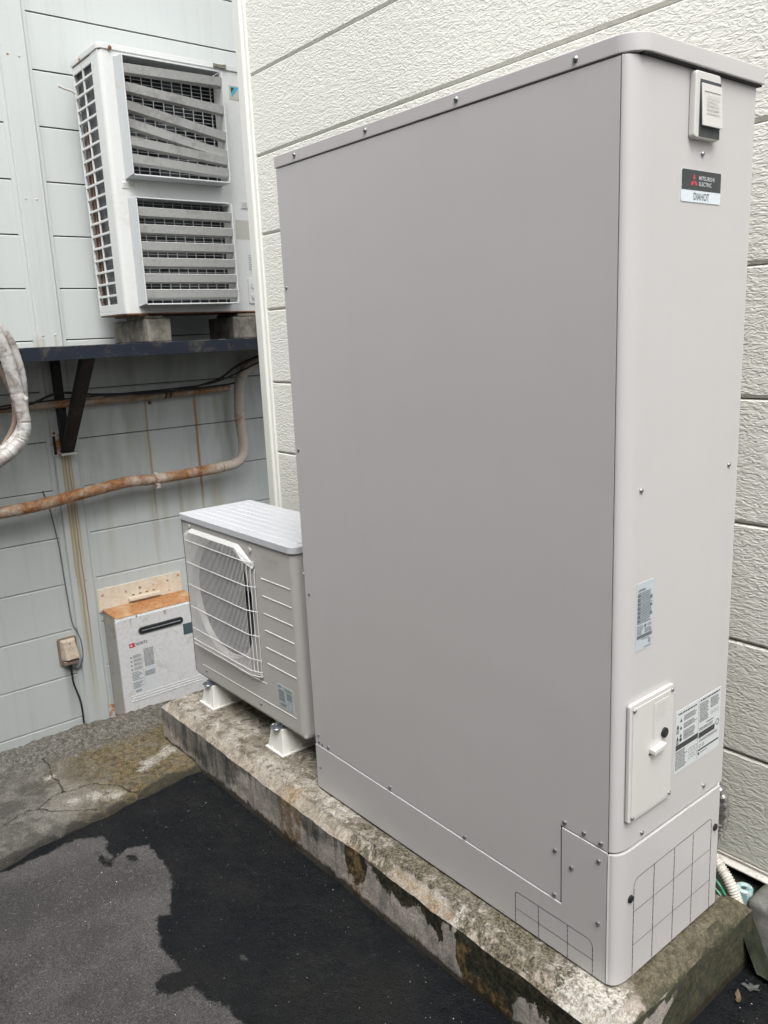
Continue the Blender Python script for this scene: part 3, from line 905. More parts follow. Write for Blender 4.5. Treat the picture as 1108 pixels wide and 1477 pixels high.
mb.build('base_flashing', 'flashing', bw)

# unseen wall added behind the camera to shade the lower parts that face it
mb = MB(); mb.box(-2.0, 6.5, -2.6, -2.05, GZ - 0.1, 2.75)
ow = mb.build('added_shade_wall', 'shade_wall')
tag(ow, 'dull grey wall added out of view to shade the fronts that face it', 'house wall')

# soil strip between plinth and the beige wall
a = grid_mesh('soil_strip', -1.1, 3.2, 0.44, BY + 0.05, 0.012, lambda X, Y: -0.055 - 0.11 * np.clip((X - 1.12) / 0.05, 0, 1) + 0.012 * fbm(X * 14, Y * 14, 4, 41), 'soil')
struct(a)

# ------------------------------------------------------------------ plinth
PX0, PX1, PY0, PY1, CH = -0.962, 1.133, -0.090, 0.480, 0.034


ALG_X = [-1.0, -0.85, -0.75, -0.6, -0.48, -0.38, -0.30, -0.12, 0.00, 0.05, 0.12, 0.20, 0.235, 0.25, 0.285, 0.31, 0.335, 0.36, 0.42, 0.47, 0.53, 0.575, 0.60, 0.625, 0.65, 0.70, 0.715, 0.73, 0.84, 0.87, 0.90, 0.95, 1.02, 1.08, 1.2]
ALG_Z = [-0.10, -0.105, -0.15, -0.14, -0.15, -0.11, -0.04, -0.03, -0.06, -0.10, -0.085, -0.055, -0.04, -0.12, -0.150, -0.12, -0.055, -0.042, -0.062, -0.085, -0.090, -0.05, -0.085, -0.105, -0.045, -0.035, -0.05, -0.30, -0.30, -0.14, -0.10, -0.085, -0.12, -0.16, -0.2]


def bmp(v, a, b, s=0.02):
    """smooth window between a and b"""
    return 1 / (1 + np.exp(-np.clip((v - a) / s * 4, -30, 30))) * 1 / (1 + np.exp(-np.clip((b - v) / s * 4, -30, 30)))


def plinth_fields(X, Y, Z):
    X0, Y0_, Z0_ = X, Y, Z
    q = Y - Z
    X = X + 0.10 * fbm(X0 * 13, q * 13, 4, 61) * (X0 < 1.06)
    Z = Z + 0.035 * fbm(X0 * 22 + 5, q * 22, 4, 62) * (Z0_ < -0.02)
    Y = Y + 0.07 * fbm(X0 * 16, q * 16 + 3, 4, 63) * (Y0_ > -0.03)
    front = bmp(Y0_, -1, -0.03, 0.02)
    alg = Z - np.interp(X, ALG_X, ALG_Z)
    tone = bmp(X, 0.238, 9, 0.01)
    br = 0.62 * bmp(X, -0.095, 0.025, 0.04) * front + 0.60 * bmp(X, 0.24, 0.32, 0.02) * bmp(Z, -1, -0.02, 0.03) * front
    br = br + 0.62 * bmp(X, 0.712, 0.76, 0.012) * bmp(Z, -1, -0.05, 0.02) * front + 0.55 * bmp(X, 0.76, 0.87, 0.02) * bmp(Z, -1, -0.115, 0.02) * front
    br = br + 0.55 * bmp(X, 0.43, 0.69, 0.04) * bmp(Z, -0.035, -0.008, 0.01) * front
    right = bmp(X0, 1.075, 9, 0.012)
    mo = right * (0.95 - 0.9 * np.clip((0.10 - Y) / 0.14, 0, 1)) * bmp(Z, -0.04, 9, 0.012)
    side = bmp(X0, 1.105, 9, 0.008) * bmp(Z0_, -9, -0.036, 0.008)
    bare = bmp(Y, -0.2, 0.20, 0.05) * bmp(Z - 0.62 * np.maximum(Y + 0.03, 0), -0.17, 9, 0.02) * bmp(Z, -9, -0.055, 0.012)
    mo = mo * (1 - side) + side * (1.0 - 0.95 * bare)
    mo = mo + 0.45 * bmp(X, 0.3, 0.9, 0.1) * front * bmp(Z, -9, -0.15, 0.02)
    mould = 0.55 * bmp(X, 0.242, 1.0, 0.02) + 0.30 * bmp(X, 1.0, 1.2, 0.03) - 0.5 * bmp(X, 0.45, 0.68, 0.03) * bmp(Z, -0.035, -0.01, 0.01)
    mould = mould + 0.25 * bmp(X, 0.03, 0.10, 0.02) * front * bmp(Z, -0.035, -0.004, 0.008)
    wh = 0.62 * bmp(X, 0.97, 1.2, 0.09) * bmp(Y, -1, 0.04, 0.06) + 0.55 * bmp(X, 0.675, 0.715, 0.012) * front + 0.40 * bmp(X, -0.2, 0.235, 0.03) * bmp(Y, -0.07, 0.02, 0.03)
    wh = wh - 0.3 * bmp(Y, 0.03, 9, 0.02) * right
    alg = np.where(X0 > 1.105, -0.2, alg)
    return {'algae': alg, 'tone': tone, 'brown': br, 'moss': mo, 'mould': mould, 'white': wh}


def paint(o):
    me = o.data
    n = len(me.vertices)
    co = np.zeros(n * 3, np.float32)
    me.vertices.foreach_get('co', co)
    co = co.reshape(-1, 3).astype(np.float64) + np.array(root_of(o).location)
    for k, v in plinth_fields(co[:, 0], co[:, 1], co[:, 2]).items():
        at = me.attributes.new(k, 'FLOAT', 'POINT')
        at.data.foreach_set('value', v.astype(np.float32))


def plinth():
    r = thing('concrete_plinth', (0, 0, GZ), 'long weathered concrete plinth with chamfered edge under the two grey units', 'plinth')
    prof = [(0.0, GZ - 0.03), (0, -0.17), (0, -0.155), (0, -0.14), (0, -0.125), (0, -0.11), (0, -0.095), (0, -0.08), (0, -0.065), (0, -0.05), (0, -0.040), (0.0, -CH), (0.008, -CH * 0.74), (0.017, -CH * 0.5), (0.025, -CH * 0.27), (CH, 0.0), (CH + 0.012, 0.0)]
    st = 0.010

    def ring(ins):
        x0, x1, y0, y1 = PX0 + ins, PX1 - ins * 0.6, PY0 + ins, PY1 - ins
        nx, ny = 300, 80
        pts = [(x0 + (x1 - x0) * i / nx, y0) for i in range(nx)] + [(x1, y0 + (y1 - y0) * i / ny) for i in range(ny)]
        pts += [(x1 - (x1 - x0) * i / nx, y1) for i in range(nx)] + [(x0, y1 - (y1 - y0) * i / ny) for i in range(ny)]
        return pts
    V, F = [], []
    for ins, z in prof:
        for (x, y) in ring(ins):
            amp = 0.007 if z < -0.001 else 0.0035
            n = Vector((mnoise.fractal(Vector((x * 6, y * 6, z * 6)), 1, 2, 4), mnoise.fractal(Vector((x * 6 + 7, y * 6, z * 6)), 1, 2, 4), mnoise.fractal(Vector((x * 9, y * 9 + 5, z * 9)), 1, 2, 4)))
            fine = mnoise.noise(Vector((x * 60, y * 60, z * 60)))
            q = Vector((x, y, z)) + n * amp * 0.55 + Vector((0, 0, fine * 0.0011))
            # chipped patches along the chamfer
            if -0.04 < z < -0.002:
                q.z -= 0.006 * max(0.0, mnoise.noise(Vector((x * 11, y * 11, 3))) - 0.15)
            q.y += 0.006 * max(0.0, mnoise.noise(Vector((x * 8, y, z * 20)))) if y < PY0 + 0.01 else 0
            V.append(q)
    n = len(ring(0))
    for k in range(len(prof) - 1):
        for i in range(n):
            j = (i + 1) % n
            F.append((k * n + i, k * n + j, (k + 1) * n + j, (k + 1) * n + i))
    m = MB(); m.add(V, F)
    paint(m.build('chamfered_edge', 'plinth', r, smooth=True, ang=27))
    ins = CH + 0.010

    def tz(X, Y):
        return -0.0012 + 0.0030 * fbm(X * 12, Y * 12, 4, 51) + 0.0012 * fbm(X * 70, Y * 70, 2, 52)
    tp = grid_mesh('top_surface', PX0 + ins, PX1 - 0.022, PY0 + ins, PY1 - ins, 0.009, tz, 'plinth', parent=r)
    paint(tp)
    return r


pl = plinth()
# concrete block against the wall at the right
blk = MB()
nX, nZ = 30, 14
def rock(x0, x1, y0, y1, z0, z1, rad, amp, seed, st=0.012):
    m = bmesh.new()
    bmesh.ops.create_cube(m, size=1.0)
    for v in m.verts:
        v.co = Vector(((x0 + x1) / 2 + v.co.x * (x1 - x0), (y0 + y1) / 2 + v.co.y * (y1 - y0), (z0 + z1) / 2 + v.co.z * (z1 - z0)))
    bmesh.ops.bevel(m, geom=m.edges[:], offset=rad, segments=3, affect='EDGES', profile=0.5)
    for _ in range(5):
        es = [e for e in m.edges if e.calc_length() > st * 1.6]
        if not es: break
        bmesh.ops.subdivide_edges(m, edges=es, cuts=1, use_grid_fill=True)
    for v in m.verts:
        p = v.co * 14 + Vector((seed, 0, 0))
        v.co += v.normal * 0 + Vector((mnoise.fractal(p, 1, 2, 4), mnoise.fractal(p + Vector((9, 0, 0)), 1, 2, 4), mnoise.fractal(p + Vector((0, 9, 0)), 1, 2, 4))) * amp
    bmesh.ops.recalc_face_normals(m, faces=m.faces)
    return m


def rock_obj(name, mat, *a, **k):
    m = rock(*a, **k)
    me = bpy.data.meshes.new(name); m.to_mesh(me); m.free()
    return link(name, me, mat, None, True, 60)


tag(rock_obj('concrete_block', 'block', 1.108, 1.70, 0.500, 0.640, -0.22, -0.022, 0.016, 0.004, 3.0),
    'rough grey concrete block with mossy edge against the cream wall beside the plinth', 'concrete block')

# ------------------------------------------------------------------ hot water tank cabinet
TW, TH, TD = 1.08, 1.796, 0.404
tk = thing('hot_water_tank_cabinet', (1.08, 0.0, 0.0), 'tall beige grey hot water storage cabinet with rounded corner standing on the plinth', 'water heater')
FR = Face((0, 0, 0), (1, 0, 0), (0, 0, 1), (0, -1, 0))       # broad front face
SD = Face((TW, 0, 0), (0, 1, 0), (0, 0, 1), (1, 0, 0))       # narrow end face
mb = MB(); mb.box(0.002, 1.052, 0.0035, TD, 0.006, TH - 0.004)
mb.build('carcass', 'tank', tk)
mb = MB(); mb.box(0.003, 1.0596, 0.0012, 0.0035, 0.010, TH - 0.004)
mb.build('shadow_gap', 'dark', tk)
SX = 1.0568
mb = MB(); FR.poly(mb, [(0.0, 0.1500), (0.040, 0.1500), (0.9365, 0.1335), (0.9365, 0.3225), (SX, 0.3185), (SX, TH - 0.0008), (0.0, TH - 0.0008)], -0.001, 0.0028)
mb.build('front_panel', 'tank', tk, bevel=0.0010, seg=2)
mb = MB(); FR.poly(mb, [(0.0, 0.004), (SX, 0.004), (SX, 0.3160), (0.9410, 0.3200), (0.9410, 0.1315), (0.041, 0.1482), (0.0, 0.1482)], -0.001, 0.0048)
mb.build('skirt_panel', 'tank', tk, bevel=0.0016, seg=2)
mb = MB(); FR.rect(mb, 0.9368, 0.9402, 0.131, 0.321, 0.0, 0.0006)
mb.build('slit', 'dark', tk)


def corner_cover(name, z0, z1, yback, bulge=0.0):
    rx, ry = TW - 1.0598, 0.040
    pts = [(1.0598, -0.0035 - bulge)]
    for i in range(0, 13):
        an = math.radians(-90 + 90 * i / 12.0)
        pts.append((TW - rx + rx * math.cos(an) + bulge, ry + (ry + 0.0035) * math.sin(an) - 0.0))
    pts += [(TW + bulge, yback), (TW - 0.008, yback), (TW - 0.008, ry), (1.0645, 0.010), (1.0598, 0.004)]
    m = MB(); m.prism(pts, (0, 0, 0), (1, 0, 0), (0, 1, 0), (0, 0, 1), z0, z1)
    return m.build(name, 'tank', tk, bevel=0.0012, seg=2, ang=25)


corner_cover('side_panel', 0.3205, TH - 0.001, TD - 0.002)
corner_cover('lower_side_panel', 0.006, 0.3158, TD - 0.012, 0.0030)
mb = MB(); mb.prism([(1.054, 0.004), (1.060, 0.0135), (1.066, 0.04), (1.068, TD - 0.016), (1.05, TD - 0.016), (1.05, 0.004)], (0, 0, 0), (1, 0, 0), (0, 1, 0), (0, 0, 1), 0.010, TH - 0.006)
mb.build('inner_liner', 'dark', tk)
# lid: shallow tray with rounded front corner
lid = []
R_ = 0.045
X1, Y0 = 1.0925, -0.0055
lid += [(-0.004, Y0)]
for i in range(0, 13):
    an = math.radians(-90 + 90 * i / 12.0)
    lid.append((X1 - R_ + R_ * math.cos(an), Y0 + R_ + R_ * math.sin(an)))
lid += [(X1, TD + 0.006), (-0.004, TD + 0.006)]
mb = MB(); mb.prism(lid, (0, 0, 0), (1, 0, 0), (0, 1, 0), (0, 0, 1), TH + 0.001, TH + 0.031)
mb.build('lid', 'tank', tk, bevel=0.003, seg=3, ang=25)
mb = MB(); mb.box(1.0, 1.088, 0.02, TD + 0.003, TH - 0.002, TH + 0.0012)
mb.build('lid_underside', 'dark', tk)

scr = MB(); scr.dome((0, 0, 0), (0, -1, 0), 0.0050, 0.0045, 10)


def screw_at(p, n, parent, r=0.0050, mat='screw', nm='screw'):
    m = MB(); m.dome(p, n, r, r * 0.95, 10)
    m.k = 1
    m.cyl(Vector(p) + Vector(n) * r * 0.93, n, r * 0.28, r * 0.05, 6)
    return m.build(nm, [mat, 'ink'], parent, smooth=True)


for (x, z) in [(0.095, 1.8135), (0.385, 1.8135), (0.677, 1.8125), (0.968, 1.811)]:
    screw_at((x, -0.0052, z), (0, -1, 0), tk, 0.0055)
for (x, z) in [(0.013, 1.495), (0.017, 1.056), (0.021, 0.632), (0.019, 0.183), (0.020, 0.161), (0.019, 0.074)]:
    screw_at((x, -0.0030, z), (0, -1, 0), tk, 0.0042)
for (x, z) in [(0.067, 0.161), (0.356, 0.156), (0.643, 0.147), (0.949, 0.335), (0.999, 0.334), (1.041, 0.331), (0.923, 0.255), (0.969, 0.237), (1.038, 0.289), (0.921, 0.143), (1.038, 0.141)]:
    screw_at((x, -0.0046 if (x > 0.94 and z < 0.3) else -0.0028, z), (0, -1, 0), tk, 0.0052)
for (y, z) in [(0.217, 1.659), (0.049, 1.063), (0.364, 1.067), (0.080, 0.337), (0.320, 0.344)]:
    screw_at((TW, y, z), (1, 0, 0), tk, 0.0050)
mb = MB(); mb.cyl((0.035, -0.0033, 0.1545), (0, -1, 0), 0.0028, 0.0006, 8); mb.cyl((0.0365, -0.0033, 0.160), (0, -1, 0), 0.0018, 0.0006, 8)
mb.build('drain_hole', 'dark', tk)

# rubber plugs on lower side panel
for (y, z) in [(0.041, 0.202), (0.374, 0.216)]:
    mb = MB(); mb.tube([(TW + 0.002, y, z), (TW + 0.006, y, z), (TW + 0.008, y, z)], [0.0085, 0.0085, 0.005], 14)
    mb.build('rubber_plug', 'black', tk, smooth=True)


def dashed(mb, face, pts, w, dash, gap, d):
    for (a0, b0), (a1, b1) in zip(pts[:-1], pts[1:]):
        L = math.hypot(a1 - a0, b1 - b0)
        if L < 1e-6: continue
        ua, ub = (a1 - a0) / L, (b1 - b0) / L
        s = 0.0
        while s < L:
            e = min(L, s + dash)
            na, nb = -ub * w / 2, ua * w / 2
            A = [(a0 + ua * s + na, b0 + ub * s + nb), (a0 + ua * s - na, b0 + ub * s - nb), (a0 + ua * e - na, b0 + ub * e - nb), (a0 + ua * e + na, b0 + ub * e + nb)]
            mb.add([face.p(a, b, d) for a, b in A], [(0, 1, 2, 3)])
            s = e + gap


def arcpts(cx, cy, r, a0, a1, n=6):
    return [(cx + r * math.cos(math.radians(a0 + (a1 - a0) * i / n)), cy + r * math.sin(math.radians(a0 + (a1 - a0) * i / n))) for i in range(n + 1)]


mb = MB()
d = 0.0051
dashed(mb, FR, [(0.808, 0.006), (0.808, 0.080)], 0.0019, 0.011, 0.0016, d)
dashed(mb, FR, arcpts(0.817, 0.080, 0.009, 180, 90) + [(1.008, 0.089)] + arcpts(1.008, 0.072, 0.017, 90, 0), 0.0014, 1, 0, d)
dashed(mb, FR, [(1.025, 0.072), (1.025, 0.006)], 0.0019, 0.011, 0.0016, d)
for x in (0.877, 0.9585):
    dashed(mb, FR, [(x, 0.006), (x, 0.089)], 0.0019, 0.011, 0.0016, d)
dashed(mb, FR, [(0.808, 0.044), (1.025, 0.043)], 0.0013, 0.08, 0.0012, d)
mb.build('knockout_grid', 'ink', tk)
mb = MB()
d = 0.0034
dashed(mb, SD, [(0.054, 0.008), (0.054, 0.222)], 0.0022, 0.016, 0.0018, d)
dashed(mb, SD, arcpts(0.070, 0.224, 0.016, 180, 90) + [(0.347, 0.246)] + arcpts(0.347, 0.236, 0.011, 90, 0), 0.0016, 0.07, 0.0016, d)
dashed(mb, SD, [(0.358, 0.236), (0.362, 0.008)], 0.0022, 0.016, 0.0018, d)
for y, y2 in ((0.127, 0.127), (0.205, 0.206), (0.281, 0.283)):
    dashed(mb, SD, [(y, 0.241), (y2, 0.008)], 0.0022, 0.016, 0.0018, d)
dashed(mb, SD, [(0.054, 0.163), (0.358, 0.166)], 0.0014, 0.076, 0.0014, d)
dashed(mb, SD, [(0.054, 0.082), (0.360, 0.083)], 0.0014, 0.076, 0.0014, d)
mb.build('knockout_grid', 'ink', tk)

# cable inlet hood near the top of the end face
mb = MB(); SD.poly(mb, rrect(0.167, 0.250, 1.680, 1.790, 0.007), 0.0, 0.013)
hood = mb.build('inlet_hood', 'tank_light', tk, bevel=0.003, seg=3)
mb = MB(); SD.rect(mb, 0.180, 0.2495, 1.683, 1.7765, 0.0128, 0.0136)
mb.build('recess', 'dark_grey', hood)
m = MB(); m.add([SD.p(0.182, 1.700, 0.0205), SD.p(0.2475, 1.700, 0.0205), SD.p(0.2475, 1.770, 0.0165), SD.p(0.182, 1.770, 0.0165),
                 SD.p(0.182, 1.700, 0.0175), SD.p(0.2475, 1.700, 0.0175), SD.p(0.2475, 1.770, 0.0137), SD.p(0.182, 1.770, 0.0137)],
                [(0, 1, 2, 3), (7, 6, 5, 4), (0, 4, 5, 1), (1, 5, 6, 2), (2, 6, 7, 3), (3, 7, 4, 0)])
m.build('flap', 'tank_light', hood, bevel=0.0006, seg=1)
mb = MB(); SD.rect(mb, 0.188, 0.242, 1.757, 1.7578, 0.017, 0.0182)
rr = random.Random(2)
print_lines(mb, SD, 0.193, 0.238, 1.718, 1.752, 5, 0.0205, rr, 0.7, 0.35)
mb.build('embossing', 'tank', hood)

# maker's badge
mb = MB(); SD.poly(mb, rrect(0.150, 0.2835, 1.575, 1.630, 0.003), 0.0, 0.0012)
bd = mb.build('badge', 'badge_white', tk)
mb = MB(); SD.poly(mb, rrect(0.1505, 0.283, 1.5955, 1.6297, 0.003, 4, (0, 1, 1, 0)), 0.0012, 0.0016)
mb.build('badge_field', 'badge_dark', bd)
mb = MB()
cx, cy, s = 0.1905, 1.6125, 0.0064
SD.flat(mb, 0, 0, 0, 0, 0) if False else None
for an in (90, 210, 330):
    a = math.radians(an)
    ux, uy = math.cos(a), math.sin(a)
    L, wd = 2 * s * 0.866 * 1.15, s * 0.55 * 1.1
    pts = [(cx, cy), (cx + ux * L / 2 - uy * wd * -1, cy + uy * L / 2 - ux * wd), (cx + ux * L, cy + uy * L), (cx + ux * L / 2 - uy * wd, cy + uy * L / 2 + ux * wd)]
    SD.poly(mb, [(x, y - 0.0022) for x, y in pts], 0.0016, 0.0019)
mb.build('emblem', 'red', bd)
text_on(SD, 'MITSUBISHI', 0.2065, 0.2590, 1.6135, 1.6205, 0.0020, 'sticker', bd, bold=0.004)
text_on(SD, 'ELECTRIC', 0.2065, 0.2500, 1.6035, 1.6105, 0.0020, 'sticker', bd, bold=0.004)
text_on(SD, 'DIAHOT', 0.1910, 0.2440, 1.5790, 1.5915, 0.0016, 'ink', bd, bold=0.004)

# rating sticker
mb = MB(); SD.poly(mb, rrect(0.042, 0.1005, 0.745, 0.8825, 0.001), 0.0, 0.0008)
st = mb.build('rating_label', 'sticker_silver', tk)
r_ = random.Random(11)
mb = MB()
text_on(SD, 'MITSUBISHI', 0.0535, 0.071, 0.8655, 0.8700, 0.0011, 'ink', st, bold=0.02)
mb.add([SD.p(0.047, 0.8655, 0.0011), SD.p(0.052, 0.8655, 0.0011), SD.p(0.0495, 0.871, 0.0011)], [(0, 1, 2)])
print_lines(mb, SD, 0.046, 0.095, 0.7995, 0.8635, 19, 0.0011, r_, 0.8, 0.62)
for k in range(7):
    b = 0.803 + k * 0.0085
    SD.flat(mb, 0.046, 0.0555, b, b + 0.006, 0.0010)
    if k % 2: SD.flat(mb, 0.088, 0.0955, b, b + 0.006, 0.0010)
print_lines(mb, SD, 0.046, 0.068, 0.786, 0.797, 3, 0.0011, r_, 0.8, 0.5)
mb.cyl(SD.p(0.073, 0.793, 0.0008), (1, 0, 0), 0.0035, 0.0004, 12)
print_lines(mb, SD, 0.080, 0.094, 0.790, 0.796, 2, 0.0011, r_, 0.9, 0.5)
print_lines(mb, SD, 0.046, 0.062, 0.778, 0.786, 3, 0.0011, r_, 0.9, 0.6)
print_lines(mb, SD, 0.071, 0.095, 0.778, 0.788, 3, 0.0011, r_, 0.9, 0.6)
SD.flat(mb, 0.046, 0.096, 0.7695, 0.7765, 0.0011)
print_lines(mb, SD, 0.060, 0.088, 0.765, 0.768, 1, 0.0011, r_, 0.9, 0.6)
print_lines(mb, SD, 0.084, 0.093, 0.754, 0.764, 4, 0.0011, r_, 0.8, 0.6)
print_lines(mb, SD, 0.070, 0.094, 0.7475, 0.7505, 1, 0.0011, r_, 0.9, 0.6)
mb.build('print', 'ink_grey', st)

# warning sticker: two columns printed straight on a pale film
mb = MB(); SD.rect(mb, 0.1965, 0.378, 0.4205, 0.5655, 0.0, 0.0006)
ws = mb.build('warning_label', 'sticker', tk)
mb = MB()
print_lines(mb, SD, 0.203, 0.278, 0.553, 0.560, 1, 0.0009, r_, 0.9, 0.5)
for k, b in enumerate((0.545, 0.5275, 0.510)):
    mb.add([SD.p(0.212, b - 0.008, 0.0009), SD.p(0.221, b - 0.008, 0.0009), SD.p(0.2165, b, 0.0009)], [(0, 1, 2)])
    print_lines(mb, SD, 0.226, 0.279, b - 0.010, b + 0.003, 4, 0.0009, r_, 0.75, 0.5)
mb.cyl(SD.p(0.2165, 0.496, 0.0006), (1, 0, 0), 0.0045, 0.0004, 12)
print_lines(mb, SD, 0.226, 0.275, 0.4905, 0.501, 3, 0.0009, r_, 0.75, 0.5)
for b in (0.524, 0.497):
    mb.add([SD.p(0.1995, b, 0.0009), SD.p(0.2095, b, 0.0009), SD.p(0.2045, b + 0.011, 0.0009)], [(0, 1, 2)])
    print_lines(mb, SD, 0.199, 0.210, b - 0.012, b - 0.001, 4, 0.0009, r_, 0.9, 0.6)
SD.flat(mb, 0.1985, 0.2865, 0.4745, 0.4865, 0.0009)
print_lines(mb, SD, 0.1985, 0.245, 0.428, 0.472, 11, 0.0009, r_, 0.75, 0.5)
for k in range(3):
    a = 0.250 + k * 0.012
    for b in (0.437, 0.452):
        dashed(mb, SD, [(a, b), (a + 0.008, b), (a + 0.008, b + 0.010), (a, b + 0.010), (a, b)], 0.0007, 1, 0, 0.0009)
dashed(mb, SD, [(0.2860, 0.424), (0.2860, 0.562)], 0.0008, 1, 0, 0.0009)
print_lines(mb, SD, 0.292, 0.374, 0.5555, 0.5625, 1, 0.0009, r_, 0.95, 0.5)
print_lines(mb, SD, 0.290, 0.329, 0.507, 0.553, 12, 0.0009, r_, 0.75, 0.5)
print_lines(mb, SD, 0.334, 0.374, 0.528, 0.553, 7, 0.0009, r_, 0.75, 0.5)
for k in range(3):
    dashed(mb, SD, arcpts(0.341 + k * 0.012, 0.516, 0.004, 0, 360, 8), 0.0008, 1, 0, 0.0009)
print_lines(mb, SD, 0.320, 0.350, 0.497, 0.502, 1, 0.0009, r_, 0.9, 0.5)
print_lines(mb, SD, 0.290, 0.350, 0.487, 0.495, 2, 0.0009, r_, 0.9, 0.5)
SD.flat(mb, 0.2895, 0.356, 0.4705, 0.4835, 0.0009)
dashed(mb, SD, arcpts(0.367, 0.484, 0.0065, 0, 360, 12), 0.0022, 1, 0, 0.0009)
print_lines(mb, SD, 0.290, 0.374, 0.460, 0.4665, 2, 0.0009, r_, 0.9, 0.5)
for k in range(2):
    dashed(mb, SD, arcpts(0.296 + k * 0.013, 0.451, 0.0035, 0, 360, 8), 0.0012, 1, 0, 0.0009)
SD.flat(mb, 0.2895, 0.375, 0.4395, 0.4435, 0.0009)
SD.flat(mb, 0.2895, 0.295, 0.4300, 0.4370, 0.0009)
print_lines(mb, SD, 0.300, 0.330, 0.432, 0.436, 1, 0.0009, r_, 0.9, 0.5)
mb.build('print', 'ink', ws)

# control access cover with knob and pull
mb = MB(); SD.poly(mb, rrect(0.019, 0.171, 0.386, 0.643, 0.006), 0.0, 0.0085)
pc = mb.build('access_cover', 'tank_light', tk, bevel=0.0022, seg=3)
mb = MB(); SD.poly(mb, rrect(0.027, 0.163, 0.394, 0.634, 0.004), 0.0085, 0.0100)
mb.build('raised_face', 'tank_light', pc, bevel=0.0008, seg=1)
mb = MB(); dashed(mb, SD, [(0.098, 0.626), (0.150, 0.627)], 0.0014, 1, 0, 0.0104); dashed(mb, SD, [(0.096, 0.624), (0.096, 0.548)], 0.0014, 1, 0, 0.0104)
mb.build('window_line', 'tank_light', pc)
mb = MB(); SD.poly(mb, rrect(0.099, 0.152, 0.546, 0.623, 0.004), 0.0100, 0.0108)
w = mb.build('small_door', 'tank_light', pc, bevel=0.0005, seg=1)
mb = MB(); print_lines(mb, SD, 0.104, 0.146, 0.580, 0.616, 6, 0.0111, r_, 0.75, 0.35)
mb.build('print', 'tank', w)
mb = MB(); mb.tube([SD.p(0.135, 0.5475, 0.0108), SD.p(0.135, 0.5475, 0.0150), SD.p(0.135, 0.5475, 0.0165)], [0.0105, 0.0105, 0.008], 18)
mb.build('rubber_plug', 'black', pc, smooth=True)
mb = MB(); SD.poly(mb, [(0.085, 0.518), (0.128, 0.521), (0.128, 0.531), (0.085, 0.528)], 0.0100, 0.0235)
mb.build('pull_handle', 'tank_light', pc, bevel=0.0015, seg=2)
mb = MB(); SD.flat(mb, 0.083, 0.1285, 0.513, 0.519, 0.0102)
mb.build('handle_slot', 'dark_grey', pc)
for (y, z) in [(0.030, 0.630), (0.162, 0.632), (0.030, 0.397), (0.162, 0.398)]:
    screw_at((TW + 0.0100, y, z), (1, 0, 0), pc, 0.0042)
mb = MB(); print_lines(mb, SD, 0.060, 0.150, 0.408, 0.4125, 1, 0.0103, r_, 0.95, 0.5); SD.flat(mb, 0.048, 0.152, 0.4160, 0.4168, 0.0103)
mb.build('embossing', 'sticker', pc)
tk.rotation_euler = (0.0041, 0.0032, -0.0005)

# ------------------------------------------------------------------ small outdoor unit on the plinth
ou = thing('outdoor_unit', (-0.49, 0.18, 0.085), 'light grey single fan outdoor unit with white wire guard on white feet beside the cabinet', 'outdoor unit')
AX0, AX1, AY0, AY1, AZ0, AZ1 = -0.868, -0.108, 0.030, 0.325, 0.117, 0.722
AF = Face((0, AY0, 0), (1, 0, 0), (0, 0, 1), (0, -1, 0))
# front panel with the round fan opening
FCX, FCZ, FRAD = -0.594, 0.474, 0.222
def holed_panel(x0, x1, z0, z1, cx, cz, r, n=72):
    angs = [2 * math.pi * i / n for i in range(n)]
    angs += [math.atan2(zz - cz, xx - cx) % (2 * math.pi) for xx in (x0, x1) for zz in (z0, z1)]
    angs = sorted(set(angs))
    O, I = [], []
    for a in angs:
        c, s = math.cos(a), math.sin(a)
        t = min([((x1 if c > 0 else x0) - cx) / c if abs(c) > 1e-9 else 1e9, ((z1 if s > 0 else z0) - cz) / s if abs(s) > 1e-9 else 1e9])
        O.append((cx + c * t, cz + s * t)); I.append((cx + r * c, cz + r * s))
    return O, I
O, I = holed_panel(AX0 + 0.006, -0.14, AZ0 + 0.0, AZ1, FCX, FCZ, FRAD)
mb = MB()
n = len(O)
V = [(a, AY0, b) for a, b in O] + [(a, AY0, b) for a, b in I] + [(FCX + (a - FCX) * 0.97, AY0 + 0.008, FCZ + (b - FCZ) * 0.97) for a, b in I] + [(FCX + (a - FCX) * 0.955, AY0 + 0.020, FCZ + (b - FCZ) * 0.955) for a, b in I]
Vb = [(FCX + (a - FCX) * 0.955, AY0 + 0.0202, FCZ + (b - FCZ) * 0.955) for a, b in I] + [(FCX + (a - FCX) * 0.95, AY0 + 0.095, FCZ + (b - FCZ) * 0.95) for a, b in I]
Fq = []
for lv in range(3):
    for i in range(n):
        j = (i + 1) % n
        Fq.append((lv * n + i, lv * n + j, (lv + 1) * n + j, (lv + 1) * n + i))
mb.add(V, Fq)
mb.build('front_panel', 'ac', ou, smooth=True, ang=25)
mb = MB(); mb.add(Vb, [(i, (i + 1) % n, n + (i + 1) % n, n + i) for i in range(n)])
mb.build('bell_mouth', 'fan', ou, smooth=True, ang=60)
